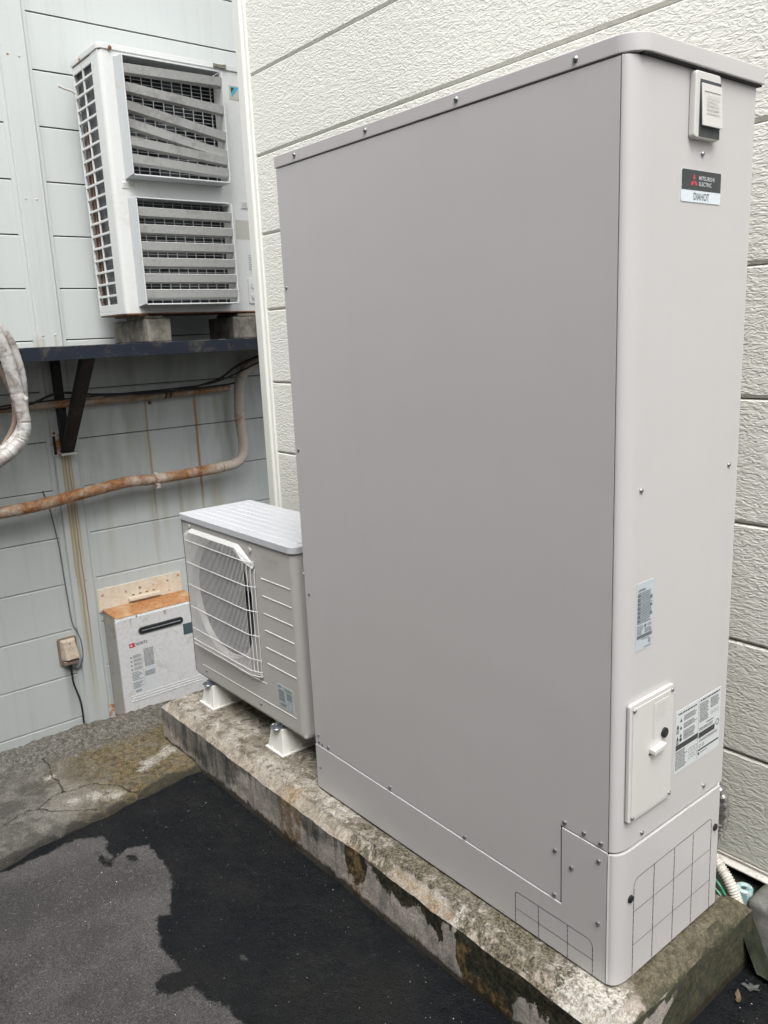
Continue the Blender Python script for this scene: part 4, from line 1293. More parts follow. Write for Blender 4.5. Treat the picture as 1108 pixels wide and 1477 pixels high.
# right part of the shell: flat front, rounded corner, right side
pr = [(-0.14, AY0)]
rc = 0.026
for i in range(9):
    an = math.radians(-90 + 90 * i / 8)
    pr.append((AX1 - rc + rc * math.cos(an), AY0 + rc + rc * math.sin(an)))
pr += [(AX1, AY0 + 0.050), (AX1 - 0.005, AY0 + 0.051), (AX1 - 0.005, AY0 + 0.056), (AX1, AY0 + 0.057), (AX1, AY1), (AX1 - 0.02, AY1), (AX1 - 0.02, AY0 + 0.02), (-0.14, AY0 + 0.02)]
mb = MB(); mb.prism(pr, (0, 0, 0), (1, 0, 0), (0, 1, 0), (0, 0, 1), AZ0, AZ1)
mb.build('side_panel', 'ac', ou, smooth=True, ang=25)
mb = MB(); mb.box(AX0, AX0 + 0.006, AY0, AY1, AZ0, AZ1); mb.box(AX0, AX1 - 0.02, AY1 - 0.004, AY1, AZ0, AZ1)
mb.build('rear_coil', 'fins', ou)
mb = MB(); mb.box(AX0 + 0.001, AX1 - 0.003, AY0 + 0.004, AY1 - 0.003, AZ0 - 0.010, AZ0)
mb.build('base_pan', 'ac', ou, bevel=0.002)
mb = MB(); mb.box(AX0 + 0.008, AX1 - 0.022, AY0 + 0.15, AY0 + 0.152, AZ0, AZ1 - 0.002)
mb.build('inner_baffle', 'dark_grey', ou)
# fan
fn = MB(); fn.cyl((FCX, AY0 + 0.040, FCZ), (0, 1, 0), 0.045, 0.05, 20)
fan = fn.build('fan', 'fan', ou, bevel=0.006)
for k in range(3):
    a0 = 2 * math.pi * k / 3 + 0.5
    V, Fq = [], []
    for i in range(9):
        for j in range(7):
            a = a0 + (i / 8.0) * 1.5 - 0.35 * (j / 6.0)
            r = 0.04 + (j / 6.0) * 0.160
            V.append((FCX + r * math.cos(a), AY0 + 0.045 + 0.055 * i / 8.0, FCZ + r * math.sin(a)))
    for i in range(8):
        for j in range(6):
            Fq.append((i * 7 + j, i * 7 + j + 1, (i + 1) * 7 + j + 1, (i + 1) * 7 + j))
    m = MB(); m.add(V, Fq); m.build('blade', 'fan', fan, smooth=True, ang=80)
# ribbed top
tx0, tx1, ty0, ty1 = -0.874, -0.102, 0.023, 0.331
out = [(tx0 + 0.006, ty0), (tx1 - 0.030, ty0)] + [(tx1 - 0.030 + 0.030 * math.sin(math.radians(a)), ty0 + 0.030 - 0.030 * math.cos(math.radians(a))) for a in (15, 30, 45, 60, 75, 90)] + [(tx1, ty1), (tx0, ty1), (tx0, ty0 + 0.006)]
mb = MB(); mb.prism(out, (0, 0, 0), (1, 0, 0), (0, 1, 0), (0, 0, 1), 0.722, 0.7455)
top = mb.build('top_panel', 'ac_top_sky', ou, bevel=0.003, seg=3, ang=25)
for k in range(7):
    y = 0.062 + k * 0.036
    m = MB()
    V = []
    for (o, h) in ((0, -0.0003), (0.004, 0.0020), (0.017, 0.0020), (0.021, -0.0003)):
        V += [(tx0 + 0.05, y + o, 0.7455 + h), (tx1 - 0.03 - 0.02 * (k % 2), y + o, 0.7455 + h)]
    m.add(V, [(0, 1, 3, 2), (2, 3, 5, 4), (4, 5, 7, 6), (0, 2, 4, 6), (1, 7, 5, 3)])
    m.build('rib', 'ac_top_sky', top)
# louvre lines, seam line
for z in (0.606, 0.5465, 0.486, 0.4275, 0.367, 0.310):
    m = MB(); m.tube([AF.p(-0.309, z, 0.0), AF.p(-0.135, z, 0.0)], 0.0022, 8)
    m.build('ridge', 'wire_white', ou, smooth=True)  # whiter than the panel: the highlight on the grooves is put into the colour
m = MB(); m.tube([AF.p(-0.80, 0.160, 0.0), AF.p(-0.155, 0.166, 0.0)], 0.0018, 8); m.build('ridge', 'wire_white', ou, smooth=True)
m = MB(); m.tube([AF.p(-0.52, 0.226, 0.0), AF.p(-0.325, 0.232, 0.0)], 0.0018, 8); m.build('ridge', 'wire_white', ou, smooth=True)
text_on(AF, 'MITSUBISHI', -0.300, -0.195, 0.672, 0.688, 0.0008, 'ac', ou, 'embossed_lettering')
text_on(AF, 'ELECTRIC', -0.285, -0.205, 0.650, 0.665, 0.0008, 'ac', ou, 'embossed_lettering')
# nameplate
mb = MB(); AF.rect(mb, -0.257, -0.163, 0.177, 0.258, 0.0, 0.0006)
np_ = mb.build('nameplate', 'sticker_silver', ou)
mb = MB()
print_lines(mb, AF, -0.253, -0.235, 0.246, 0.253, 2, 0.0009, r_, 0.9, 0.6)
print_lines(mb, AF, -0.215, -0.170, 0.243, 0.251, 2, 0.0009, r_, 0.9, 0.6)
print_lines(mb, AF, -0.253, -0.212, 0.200, 0.240, 8, 0.0009, r_, 0.8, 0.6)
print_lines(mb, AF, -0.205, -0.168, 0.213, 0.240, 6, 0.0009, r_, 0.8, 0.6)
print_lines(mb, AF, -0.245, -0.205, 0.182, 0.196, 3, 0.0009, r_, 0.8, 0.6)
dashed(mb, AF, [(-0.195, 0.183), (-0.175, 0.183), (-0.175, 0.208), (-0.195, 0.208), (-0.195, 0.183)], 0.0012, 1, 0, 0.0009)
mb.build('print', 'ink_grey', np_)
for (x, z) in [(-0.775, 0.141), (-0.375, 0.141)]:
    screw_at((x, AY0, z), (0, -1, 0), ou, 0.0045)
for (y, z) in [(0.066, 0.655), (0.070, 0.32)]:
    screw_at((AX1, y, z), (1, 0, 0), ou, 0.0042)
# wire guard: basket of close vertical wires bent back on the right
GX0, GX1, GD = -0.812, -0.388, 0.021
gz0, gz1 = 0.246, 0.700
mb = MB()
nb = 46
for i in range(nb + 1):
    x = GX0 + (GX1 - GX0) * i / nb
    zt = gz1 - (0.035 * max(0, (x - (GX1 - 0.055)) / 0.055))
    if x < GX0 + 0.04: zt = gz1 - 0.012 * (1 - (x - GX0) / 0.04)
    mb.tube([AF.p(x, zt, 0.006), AF.p(x, zt - 0.012, GD), AF.p(x, gz0 + 0.012, GD), AF.p(x, gz0 + 0.002, GD - 0.008), AF.p(x, gz0 - 0.002, 0.002)], 0.00095, 5, False)
for k in range(3):
    x = GX1 + 0.014 + k * 0.015
    dd = GD - 0.005 * (k + 1)
    mb.tube([AF.p(x, gz1 - 0.045 - 0.012 * k, dd - 0.004), AF.p(x, gz1 - 0.065 - 0.012 * k, dd), AF.p(x, gz0 + 0.012, dd), AF.p(x, gz0 + 0.008, 0.003)], 0.0016, 6, False)
guard = mb.build('wire_guard', 'wire_white', ou, smooth=True)
mb = MB()
for z in (0.655, 0.570, 0.484, 0.398, 0.312, 0.268, 0.252):
    mb.tube([AF.p(GX0 - 0.001, z, 0.002), AF.p(GX0 - 0.001, z, GD), AF.p(GX1, z, GD + 0.001), AF.p(GX1 + 0.043, z, 0.008), AF.p(GX1 + 0.043, z, 0.002)], 0.0017, 6)
mb.build('cross_wire', 'wire_white', guard, smooth=True)
mb = MB()
mb.add([AF.p(GX0 + 0.030, gz1, 0.004), AF.p(GX1 - 0.05, gz1, 0.004), AF.p(GX1 - 0.055, gz1 - 0.012, GD - 0.003), AF.p(GX0 + 0.03, gz1 - 0.012, GD - 0.003)], [(0, 1, 2, 3)])
mb.add([AF.p(GX1 - 0.05, gz1, 0.004), AF.p(GX1 + 0.043, gz1 - 0.055, 0.003), AF.p(GX1 + 0.040, gz1 - 0.068, 0.008), AF.p(GX1 - 0.004, gz1 - 0.050, GD - 0.003), AF.p(GX1 - 0.055, gz1 - 0.012, GD - 0.003)], [(0, 1, 2, 3, 4)])
mb.add([AF.p(GX0 + 0.002, gz1 - 0.022, GD - 0.004), AF.p(GX0 + 0.03, gz1 - 0.004, GD - 0.004), AF.p(GX0 + 0.028, gz1 - 0.014, GD - 0.003), AF.p(GX0 + 0.002, gz1 - 0.050, GD - 0.003)], [(0, 1, 2, 3)])
o = mb.build('deflector', 'wire_white', guard)
sm = o.modifiers.new('thickness', 'SOLIDIFY'); sm.thickness = 0.0015
for (x, z) in [(GX1 + 0.03, gz0 + 0.005), (GX1 + 0.022, gz1 - 0.008), (GX0 + 0.012, gz1 + 0.004)]:
    m = MB(); m.cyl(AF.p(x, z, 0.0), (0, -1, 0), 0.0085, 0.006, 14)
    m.build('clip', 'ac', guard, bevel=0.0012)
# zinc feet brackets
for x in (-0.775, -0.286):
    m = MB()
    m.prism([(0.045, 0.0), (0.31, 0.0), (0.31, 0.003), (0.045, 0.003)], (x - 0.02, 0, 0.0865), (0, 1, 0), (0, 0, 1), (1, 0, 0), 0.0, 0.044)
    m.prism(rrect(-0.022, 0.022, 0.010, 0.060, 0.018), (x, 0, 0.0868), (1, 0, 0), (0, 1, 0), (0, 0, 1), 0.0, 0.0035)
    m.box(x - 0.018, x + 0.018, 0.040, 0.30, 0.0895, 0.108)
    fb = m.build('foot_bracket', 'zinc', ou, bevel=0.001, seg=1)
    m = MB(); m.cyl((x, 0.030, 0.0905), (0, 0, 1), 0.011, 0.002, 16); m.cyl((x, 0.030, 0.0925), (0, 0, 1), 0.0075, 0.007, 6); m.cyl((x, 0.030, 0.0995), (0, 0, 1), 0.0035, 0.004, 8)
    m.build('bolt', 'zinc', fb)

# the two white plastic base blocks
def base_block(x, label):
    r = thing('base_block', (x, 0.19, 0.0), label, 'base block', 'white plastic base blocks')
    m = MB(); m.box(x - 0.0555, x + 0.0555, 0.014, 0.392, -0.001, 0.0055)
    m.build('flange', 'white_plastic', r, bevel=0.001, seg=1)
    m = MB(); m.frustum((x - 0.048, x + 0.048, 0.021, 0.385), (x - 0.033, x + 0.033, 0.033, 0.371), 0.005, 0.0855)
    m.build('body', 'white_plastic', r, bevel=0.0028, seg=2)
    for i in range(7):
        m = MB(); m.add([(x + 0.0475, 0.045 + i * 0.048, 0.005), (x + 0.0475, 0.049 + i * 0.048, 0.005), (x + 0.0535, 0.047 + i * 0.048, 0.005), (x + 0.0455, 0.047 + i * 0.048, 0.020)], [(0, 2, 3), (2, 1, 3), (1, 0, 3)])
        m.build('gusset', 'white_plastic', r)
    for i in range(2):
        m = MB(); m.add([(x - 0.02 + i * 0.04, 0.021, 0.005), (x - 0.016 + i * 0.04, 0.021, 0.005), (x - 0.018 + i * 0.04, 0.0155, 0.005), (x - 0.018 + i * 0.04, 0.0235, 0.020)], [(0, 2, 3), (2, 1, 3), (1, 0, 3)])
        m.build('gusset', 'white_plastic', r)
base_block(-0.777, 'white tapered plastic base block under the fan guard end of the outdoor unit')
base_block(-0.290, 'white tapered plastic base block under the outdoor unit, right beside the tall cabinet')

# ------------------------------------------------------------------ pipework behind the cabinet, right
def smooth_path(pts, n=8):
    P = [Vector(p) for p in pts]
    P = [P[0] * 2 - P[1]] + P + [P[-1] * 2 - P[-2]]
    out = []
    for i in range(1, len(P) - 2):
        for k in range(n):
            t = k / n
            a, b, c, d_ = P[i - 1], P[i], P[i + 1], P[i + 2]
            out.append(0.5 * ((2 * b) + (c - a) * t + (2 * a - 5 * b + 4 * c - d_) * t * t + (3 * b - a - 3 * c + d_) * t ** 3))
    out.append(P[-2])
    return out


path = smooth_path([(0.90, 0.475, 0.13), (0.98, 0.478, 0.10), (1.045, 0.470, 0.055), (1.085, 0.462, 0.020), (1.107, 0.462, -0.030), (1.112, 0.468, -0.09)], 40)
# resample with corrugation
L = [0.0]
for a, b in zip(path[:-1], path[1:]): L.append(L[-1] + (b - a).length)
pp, rr_ = [], []
s, stp = 0.0, 0.0014
import bisect
while s < L[-1]:
    i = min(max(bisect.bisect_right(L, s) - 1, 0), len(path) - 2)
    f = (s - L[i]) / max(1e-9, L[i + 1] - L[i])
    pp.append(path[i].lerp(path[i + 1], f)); rr_.append(0.0130 + 0.0016 * math.sin(s / 0.0062 * 2 * math.pi))
    s += stp
mb = MB(); mb.tube(pp, rr_, 14)
tag(mb.build('corrugated_conduit', 'conduit', None, smooth=True, ang=80), 'pale corrugated conduit bending down behind the grey cabinet to the ground', 'conduit')
mb = MB(); mb.tube(smooth_path([(0.93, 0.48, 0.01), (1.00, 0.462, 0.034), (1.06, 0.440, 0.028), (1.085, 0.438, 0.004)], 8), 0.0028, 8)
mb.tube(smooth_path([(0.93, 0.47, 0.0), (1.00, 0.452, 0.018), (1.05, 0.436, 0.014), (1.076, 0.434, 0.000)], 8), 0.0028, 8)
tag(mb.build('green_cable', 'cable_green', None, smooth=True), 'thin green earth cable looping out behind the grey cabinet', 'cable')
vc = thing('valve_cap', (1.088, 0.525, -0.04), 'round pale teal plastic cap beside the corrugated conduit', 'cap')
mb = MB(); mb.tube([(1.088, 0.524, -0.055), (1.089, 0.522, -0.045), (1.090, 0.520, -0.018)], [0.0215, 0.0215, 0.0215], 20)
mb.build('rim', 'cap_teal', vc, bevel=0.002)
V, Fq = [], []
for i in range(24):
    for j in range(8):
        a, b = 2 * math.pi * i / 24, 2 * math.pi * j / 8
        V.append((1.090 + (0.0145 + 0.0075 * math.cos(b)) * math.cos(a), 0.520 + (0.0145 + 0.0075 * math.cos(b)) * math.sin(a), -0.017 + 0.0045 * math.sin(b)))
for i in range(24):
    for j in range(8):
        Fq.append((i * 8 + j, ((i + 1) % 24) * 8 + j, ((i + 1) % 24) * 8 + (j + 1) % 8, i * 8 + (j + 1) % 8))
m = MB(); m.add(V, Fq); m.build('ring', 'cap_teal', vc, smooth=True, ang=80)
m = MB(); m.cyl((1.090, 0.520, -0.0205), (0, 0, 1), 0.006, 0.004, 10); m.build('stem', 'dark_grey', vc)
V = smooth_path([(0.98, 0.48, 0.25), (1.005, 0.50, 0.245), (1.026, 0.51, 0.21), (1.028, 0.51, 0.15), (1.015, 0.51, 0.10), (0.99, 0.50, 0.0)], 10)
mb = MB(); mb.tube(V, [0.017 + 0.0022 * math.sin(i * 1.7) for i in range(len(V))], 12)
tag(mb.build('foil_wrapped_pipe', 'foil', None, smooth=True, ang=50), 'crinkled foil wrapped pipe showing at the back edge of the grey cabinet', 'pipe')

# leaves on the wet asphalt, right
def leaf(name, pts, c, ang, curl, mat, label):
    a = math.radians(ang); V = []
    zc = float(asphalt_z(np.array([c[0]]), np.array([c[1]]))[0]) + 0.0035
    for (u, v) in pts:
        V.append((c[0] + u * math.cos(a) - v * math.sin(a), c[1] + u * math.sin(a) + v * math.cos(a), zc + curl * (u * u + v * v) * 60 + 0.0012 * math.sin(u * 400)))
    V2 = [(x, y, z - 0.0008) for x, y, z in V]
    n = len(V)
    ctr = [(c[0], c[1], zc), (c[0], c[1], zc - 0.0008)]
    m = MB()
    m.add(V + V2 + ctr, [(i, (i + 1) % n, 2 * n) for i in range(n)] + [(n + (i + 1) % n, n + i, 2 * n + 1) for i in range(n)] + [(i, n + i, n + (i + 1) % n, (i + 1) % n) for i in range(n)])
    return tag(m.build(name, mat, None), label, 'leaf')


leaf('leaf', [(-0.022, 0), (-0.015, 0.008), (-0.006, 0.006), (-0.003, 0.014), (0.006, 0.008), (0.018, 0.012), (0.014, 0.002), (0.020, -0.008), (0.006, -0.007), (-0.002, -0.014), (-0.010, -0.006)], (1.175, 0.405), 25, 0.10, 'leaf_pale', 'pale grey wet leaf lying flat on the dark asphalt near the grey block')
leaf('leaf', [(-0.020, 0), (-0.010, 0.006), (0.0, 0.004), (0.010, 0.009), (0.020, 0.004), (0.012, -0.003), (0.002, -0.006), (-0.008, -0.005)], (1.172, 0.352), 110, 0.4, 'leaf', 'curled reddish brown dead leaf on the dark asphalt right of the plinth')

# ------------------------------------------------------------------ steel shelf with bracket on the grey wall
SX0 = -1.80
sh = thing('steel_shelf', (SX0, 0.5, 1.31), 'dark blue black steel shelf fixed along the grey wall below the old air conditioner', 'shelf')
mb = MB()
mb.prism([(-0.045, 1.312), (0.0, 1.312), (0.0, 1.372), (-0.045, 1.372), (-0.045, 1.367), (-0.005, 1.367), (-0.005, 1.317), (-0.045, 1.317)], (SX0, 0, 0), (1, 0, 0), (0, 0, 1), (0, 1, 0), -0.9, 1.75)
mb.build('front_beam', 'steel_dark', sh, bevel=0.0015, seg=1)
mb = MB()
rw = random.Random(4)
yw = -0.5
while yw < 1.2:
    l_ = rw.uniform(0.01, 0.09)
    mb.box(SX0 - 0.0015, SX0 + 0.0006, yw, yw + l_, 1.3705, 1.3726)
    yw += l_ + rw.uniform(0.02, 0.16)
mb.build('worn_edge', 'sleeper', sh)
mb = MB(); mb.box(WX + 0.004, WX + 0.045, -0.9, 1.75, 1.312, 1.366)
mb.build('wall_beam', 'steel_black', sh)
for y in (-0.75, 0.085, 0.62, 1.25):
    mb = MB(); mb.box(WX + 0.045, SX0 - 0.005, y, y + 0.045, 1.318, 1.3665)
    mb.build('cross_beam', 'steel_black', sh)
for k in range(5):
    x1_ = SX0 - 0.012 - k * 0.105
    mb = MB(); mb.box(x1_ - 0.098, x1_, -0.9, 1.75, 1.3675, 1.3735)
    mb.build('deck_plank', 'steel_dark', sh)
# vertical leg against the wall and diagonal strut
mb = MB(); mb.box(WX + 0.020, WX + 0.065, 0.085, 0.1, 0.86, 1.318)
mb.box(WX + 0.020, WX + 0.025, 0.085, 0.135, 0.86, 1.318)
mb.build('wall_leg', 'steel_black', sh)
mb = MB()
y0, y1 = 0.078, 0.137
mb.add([(WX + 0.022, y0, 0.845), (WX + 0.062, y0, 0.845), (SX0 - 0.035, y0, 1.316), (SX0 - 0.09, y0, 1.316), (WX + 0.022, y1, 0.845), (WX + 0.062, y1, 0.845), (SX0 - 0.035, y1, 1.316), (SX0 - 0.09, y1, 1.316)],
       [(0, 1, 2, 3), (7, 6, 5, 4), (0, 4, 5, 1), (1, 5, 6, 2), (2, 6, 7, 3), (3, 7, 4, 0)])
mb.build('diagonal_strut', 'steel_black', sh, bevel=0.0012, seg=1)
mb = MB(); mb.box(WX + 0.0145, WX + 0.019, 0.046, 0.150, 0.828, 0.965); mb.box(WX + 0.019, WX + 0.075, 0.068, 0.147, 0.832, 0.842)
mb.build('foot_plate', 'foot_white', sh, bevel=0.0008, seg=1)
mb = MB(); mb.box(WX + 0.0195, WX + 0.021, 0.050, 0.064, 0.835, 0.93)
mb.build('slot', 'dark', sh)
for (y, z) in [(0.060, 0.945), (0.142, 0.842)]:
    mb = MB(); mb.cyl((WX + 0.019, y, z), (1, 0, 0), 0.007, 0.006, 6); mb.build('bolt', 'rust_spot', sh)

# concrete blocks on the shelf
for (x0, x1, y0, y1, lab) in [(-2.325, -1.900, 0.430, 0.552, 'small grey concrete block under the left front corner of the big air conditioner'),
                              (-2.185, -1.915, 0.905, 1.09, 'dark concrete block under the right end of the big air conditioner')]:
    m = rock(x0, x1, y0, y1, 1.3738, 1.482, 0.005, 0.0022, y0 * 9, 0.012)
    me = bpy.data.meshes.new('shelf_block'); m.to_mesh(me); m.free()
    tag(link('shelf_block', me, 'sleeper', None, True, 50), lab, 'concrete block', 'blocks carrying the big air conditioner')

# ------------------------------------------------------------------ large two-fan air conditioner
bx = thing('air_conditioner', (-2.08, 0.76, 1.50), 'large old ivory two fan air conditioner with crooked louvres standing on the dark shelf', 'air conditioner')
DX0, DX1, DY0, DY1, DZ0, DZ1 = -2.265, -1.930, 0.345, 1.240, 1.512, 2.665
DF = Face((DX1, 0, 0), (0, 1, 0), (0, 0, 1), (1, 0, 0))
DS = Face((0, DY0, 0), (1, 0, 0), (0, 0, 1), (0, -1, 0))
def rect_holes_panel(face, a0, a1, b0, b1, holes, d0, d1, mb):
    """rectangle minus rectangles, built from strips butted end to end"""
    xs = sorted({a0, a1} | {h[0] for h in holes} | {h[1] for h in holes})
    ys = sorted({b0, b1} | {h[2] for h in holes} | {h[3] for h in holes})
    for i in range(len(xs) - 1):
        run = None
        for j in range(len(ys) - 1):
            cx, cy = (xs[i] + xs[i + 1]) / 2, (ys[j] + ys[j + 1]) / 2
            solid = not any(h[0] < cx < h[1] and h[2] < cy < h[3] for h in holes)
            if solid:
                face.rect(mb, xs[i], xs[i + 1], ys[j], ys[j + 1], d0, d1)
HO = [(0.415, 0.912, 2.120, 2.628), (0.415, 0.908, 1.545, 2.026)]
mb = MB(); rect_holes_panel(DF, 0.375, DY1, DZ0, DZ1, HO, -0.004, 0.0, mb)
mb.build('front_panel', 'big_ac', bx)
# left front corner post, rounded
pr = [(DX1, 0.375)] + [(DX1 - 0.022 + 0.022 * math.cos(math.radians(-a)), DY0 + 0.022 + 0.022 * math.sin(math.radians(-a))) for a in (0, 15, 30, 45, 60, 75, 90)] + [(DX1 - 0.085, DY0), (DX1 - 0.085, DY0 + 0.004), (DX1 - 0.02, DY0 + 0.01), (DX1 - 0.006, 0.375)]
mb = MB(); mb.prism(pr, (0, 0, 0), (1, 0, 0), (0, 1, 0), (0, 0, 1), DZ0, DZ1)
mb.build('corner_post', 'big_ac', bx, smooth=True, ang=25)
# side grille: two columns of openings over the coil
gx0, gx1, gz0_, gz1_ = DX0, DX1 - 0.085, 1.545, 2.645
nrow = 19
mb = MB()
mb.box(gx0, gx0 + 0.010, DY0 - 0.0, DY0 + 0.010, DZ0, DZ1)
mb.box(gx1 - 0.012, gx1, DY0, DY0 + 0.010, DZ0, DZ1)
mb.box(gx0 + 0.118, gx0 + 0.128, DY0 + 0.001, DY0 + 0.009, DZ0 + 0.03, DZ1 - 0.02)
for k in range(nrow + 1):
    z = gz0_ + (gz1_ - gz0_) * k / nrow
    hh = 0.0055 if 0 < k < nrow else 0.016
    mb.box(gx0 + 0.010, gx1 - 0.012, DY0 + 0.0005, DY0 + 0.0095, z - hh, z + hh)
mb.box(gx0 + 0.010, gx1 - 0.012, DY0 + 0.0003, DY0 + 0.009, DZ0, gz0_ - 0.016)
mb.build('side_grille', 'big_ac', bx, bevel=0.0012, seg=1)
mb = MB(); mb.box(gx0 + 0.001, gx1 + 0.07, DY0 + 0.020, DY0 + 0.028, DZ0 + 0.01, DZ1 - 0.012)
mb.build('coil', 'fins', bx)
for k in range(3):
    m = MB(); m.tube([(gx0 + 0.030 + k * 0.03, DY0 + 0.0155, 1.56 + 0.10 * k), (gx0 + 0.030 + k * 0.03, DY0 + 0.0155, 2.25 + 0.15 * k)], 0.0045, 8)
    m.build('copper_pipe', 'rust_spot' if k != 1 else 'tape_brown', bx, smooth=True)
mb = MB(); mb.box(DX0, DX0 + 0.004, DY0 + 0.0102, DY1, DZ0, DZ1); mb.box(DX0, DX1 - 0.004, DY1 - 0.004, DY1, DZ0, DZ1)
mb.box(DX0 + 0.004, DX1 - 0.006, DY0 + 0.012, DY1 - 0.004, DZ0, DZ0 + 0.01)
mb.build('casing', 'big_ac', bx)
mb = MB(); mb.box(DX1 - 0.19, DX1 - 0.187, 0.38, 1.2, DZ0 + 0.012, DZ1 - 0.01)
mb.build('inner_baffle', 'dark_grey', bx)
# lid
out = [(DX0 - 0.004, DY0 - 0.005)] + [(DX1 - 0.022 + 0.028 * math.cos(math.radians(a)), DY0 + 0.023 + 0.028 * math.sin(math.radians(a))) for a in (-90, -72, -54, -36, -18, 0)] + [(DX1 + 0.006, DY1 + 0.004), (DX0 - 0.004, DY1 + 0.004)]
mb = MB(); mb.prism(out, (0, 0, 0), (1, 0, 0), (0, 1, 0), (0, 0, 1), DZ1 + 0.001, DZ1 + 0.026)
mb.build('lid', 'big_ac', bx, bevel=0.003, seg=2, ang=25)
mb = MB(); mb.box(DX0 + 0.01, DX1 - 0.002, DY0 + 0.002, DY1, DZ1 - 0.002, DZ1 + 0.0008)
mb.build('lid_gap', 'rust_spot', bx)
for (p, s) in [((DX1 + 0.006, 0.398, 2.673), 0.009), ((DX1 + 0.004, 0.392, 2.665), 0.006), ((DX0 + 0.12, DY0 - 0.005, 2.672), 0.006)]:
    m = MB(); m.dome(p, (1, 0, 0) if p[1] > DY0 else (0, -1, 0), s, 0.004, 8); m.build('rusty_screw', 'rust_spot', bx, smooth=True)
m = rock(DX1 + 0.000, DX1 + 0.012, 0.915, 0.985, 2.668, 2.688, 0.003, 0.004, 4.0, 0.006)
me = bpy.data.meshes.new('corroded_patch'); m.to_mesh(me); m.free(); link('corroded_patch', me, 'sleeper', bx)
mb = MB()
mb.box(DX0 + 0.02, DX1 - 0.004, 0.41, 0.46, DZ0 - 0.014, DZ0); mb.box(DX0 + 0.02, DX1 - 0.004, 1.0, 1.05, DZ0 - 0.014, DZ0)
mb.box(DX0, DX1 + 0.004, DY0 + 0.004, DY1, DZ0 - 0.006, DZ0 - 0.0005)
mb.build('base_rail', 'rust_spot', bx)
mb = MB(); mb.box(-2.16, -1.925, 0.435, 0.525, 1.483, 1.499); mb.box(-2.16, -1.925, 0.94, 1.06, 1.483, 1.499)
mb.build('rubber_pad', 'sleeper', bx, bevel=0.004)


def hood(y0, y1, z0, z1, slats, crooked):
    d = 0.095
    hs_ = MB()
    # left cheek with sloped front, right cheek, top and bottom lips
    hs_.prism([(0.0, z0 - 0.004), (d, z0 + 0.006), (d, z1 - 0.004), (0.0, z1 + 0.012)], (DX1, 0, 0), (1, 0, 0), (0, 0, 1), (0, 1, 0), y0 - 0.006, y0)
    hd = hs_.build('hood', 'big_ac_cheek', bx, bevel=0.002, seg=2)
    m = MB()
    m.prism([(0.0, z0), (d - 0.004, z0 + 0.006), (d - 0.004, z1), (0.0, z1)], (DX1, 0, 0), (1, 0, 0), (0, 0, 1), (0, 1, 0), y1 - 0.004, y1 + 0.002)
    m.build('cheek', 'big_ac', hd, bevel=0.001, seg=1)
    m = MB(); m.box(DX1, DX1 + d, y0 + 0.0005, y1 - 0.0045, z0, z0 + 0.007)
    m.build('bottom_lip', 'big_ac_cheek', hd, bevel=0.0015, seg=1)
    m = MB(); m.box(DX1, DX1 + d - 0.02, y0 + 0.0005, y1 - 0.0045, z1 + 0.0005, z1 + 0.006)
    m.build('top_lip', 'big_ac_cheek', hd, bevel=0.0015, seg=1)
    for zl, zr in slats:
        m = MB()
        xa, xb = DX1 + 0.052, DX1 + d - 0.003
        V = []
        for yy, zz in ((y0 + 0.002, zl), (y1 - 0.006, zr)):
            V += [(xb - 0.012, yy, zz + 0.001), (xb + 0.001, yy, zz - 0.0025), (xb - 0.008, yy, zz - 0.038), (xb - 0.028, yy, zz - 0.046), (xb - 0.030, yy, zz - 0.043)]
        m.add(V, [(0, 1, 2, 3, 4), (9, 8, 7, 6, 5)] + [(i, 5 + i, 5 + (i + 1) % 5, (i + 1) % 5) for i in range(5)])
        m.build('slat', 'big_ac_plastic', hd)
    # wire grid and fan behind
    m = MB()
    nz = int((z1 - z0) / 0.0165)
    for k in range(nz):
        z = z0 + 0.01 + k * 0.0165
        m.tube([(DX1 - 0.006, y0 + 0.003, z), (DX1 - 0.006, y1 - 0.006, z)], 0.0013, 5)
    m.build('wire_grid', 'big_ac_cheek', hd)
    for k in range(10):
        y = y0 + 0.02 + k * (y1 - y0 - 0.04) / 9.0
        m = MB(); m.tube([(DX1 - 0.003, y, z0 + 0.002), (DX1 - 0.003, y, z1 - 0.002)], 0.0024, 5)
        m.build('upright_wire', 'big_ac_cheek', hd)
    yc, zc = (y0 + y1) / 2, (z0 + z1) / 2
    m = MB(); m.cyl((DX1 - 0.10, yc, zc), (1, 0, 0), 0.05, 0.06, 16)
    f_ = m.build('fan', 'dark_grey', bx)
    for k in range(3):
        a0 = 2.1 * k + 0.4
        V, Fq = [], []
        for i in range(6):
            for j in range(4):
                a = a0 + i / 5.0 * 1.2
                r = 0.05 + j / 3.0 * 0.17
                V.append((DX1 - 0.10 + 0.05 * i / 5.0, yc + r * math.cos(a), zc + r * math.sin(a)))
        for i in range(5):
            for j in range(3):
                Fq.append((i * 4 + j, i * 4 + j + 1, (i + 1) * 4 + j + 1, (i + 1) * 4 + j))
        m = MB(); m.add(V, Fq); m.build('blade', 'dark_grey', f_, smooth=True, ang=80)


hood(0.415, 0.912, 2.120, 2.628, [(2.594, 2.603), (2.517, 2.477), (2.441, 2.358), (2.366, 2.275), (2.291, 2.246), (2.216, 2.190)], True)
hood(0.415, 0.908, 1.545, 2.026, [(1.986, 1.984), (1.911, 1.911), (1.833, 1.835), (1.761, 1.762), (1.689, 1.689), (1.617, 1.617)], False)
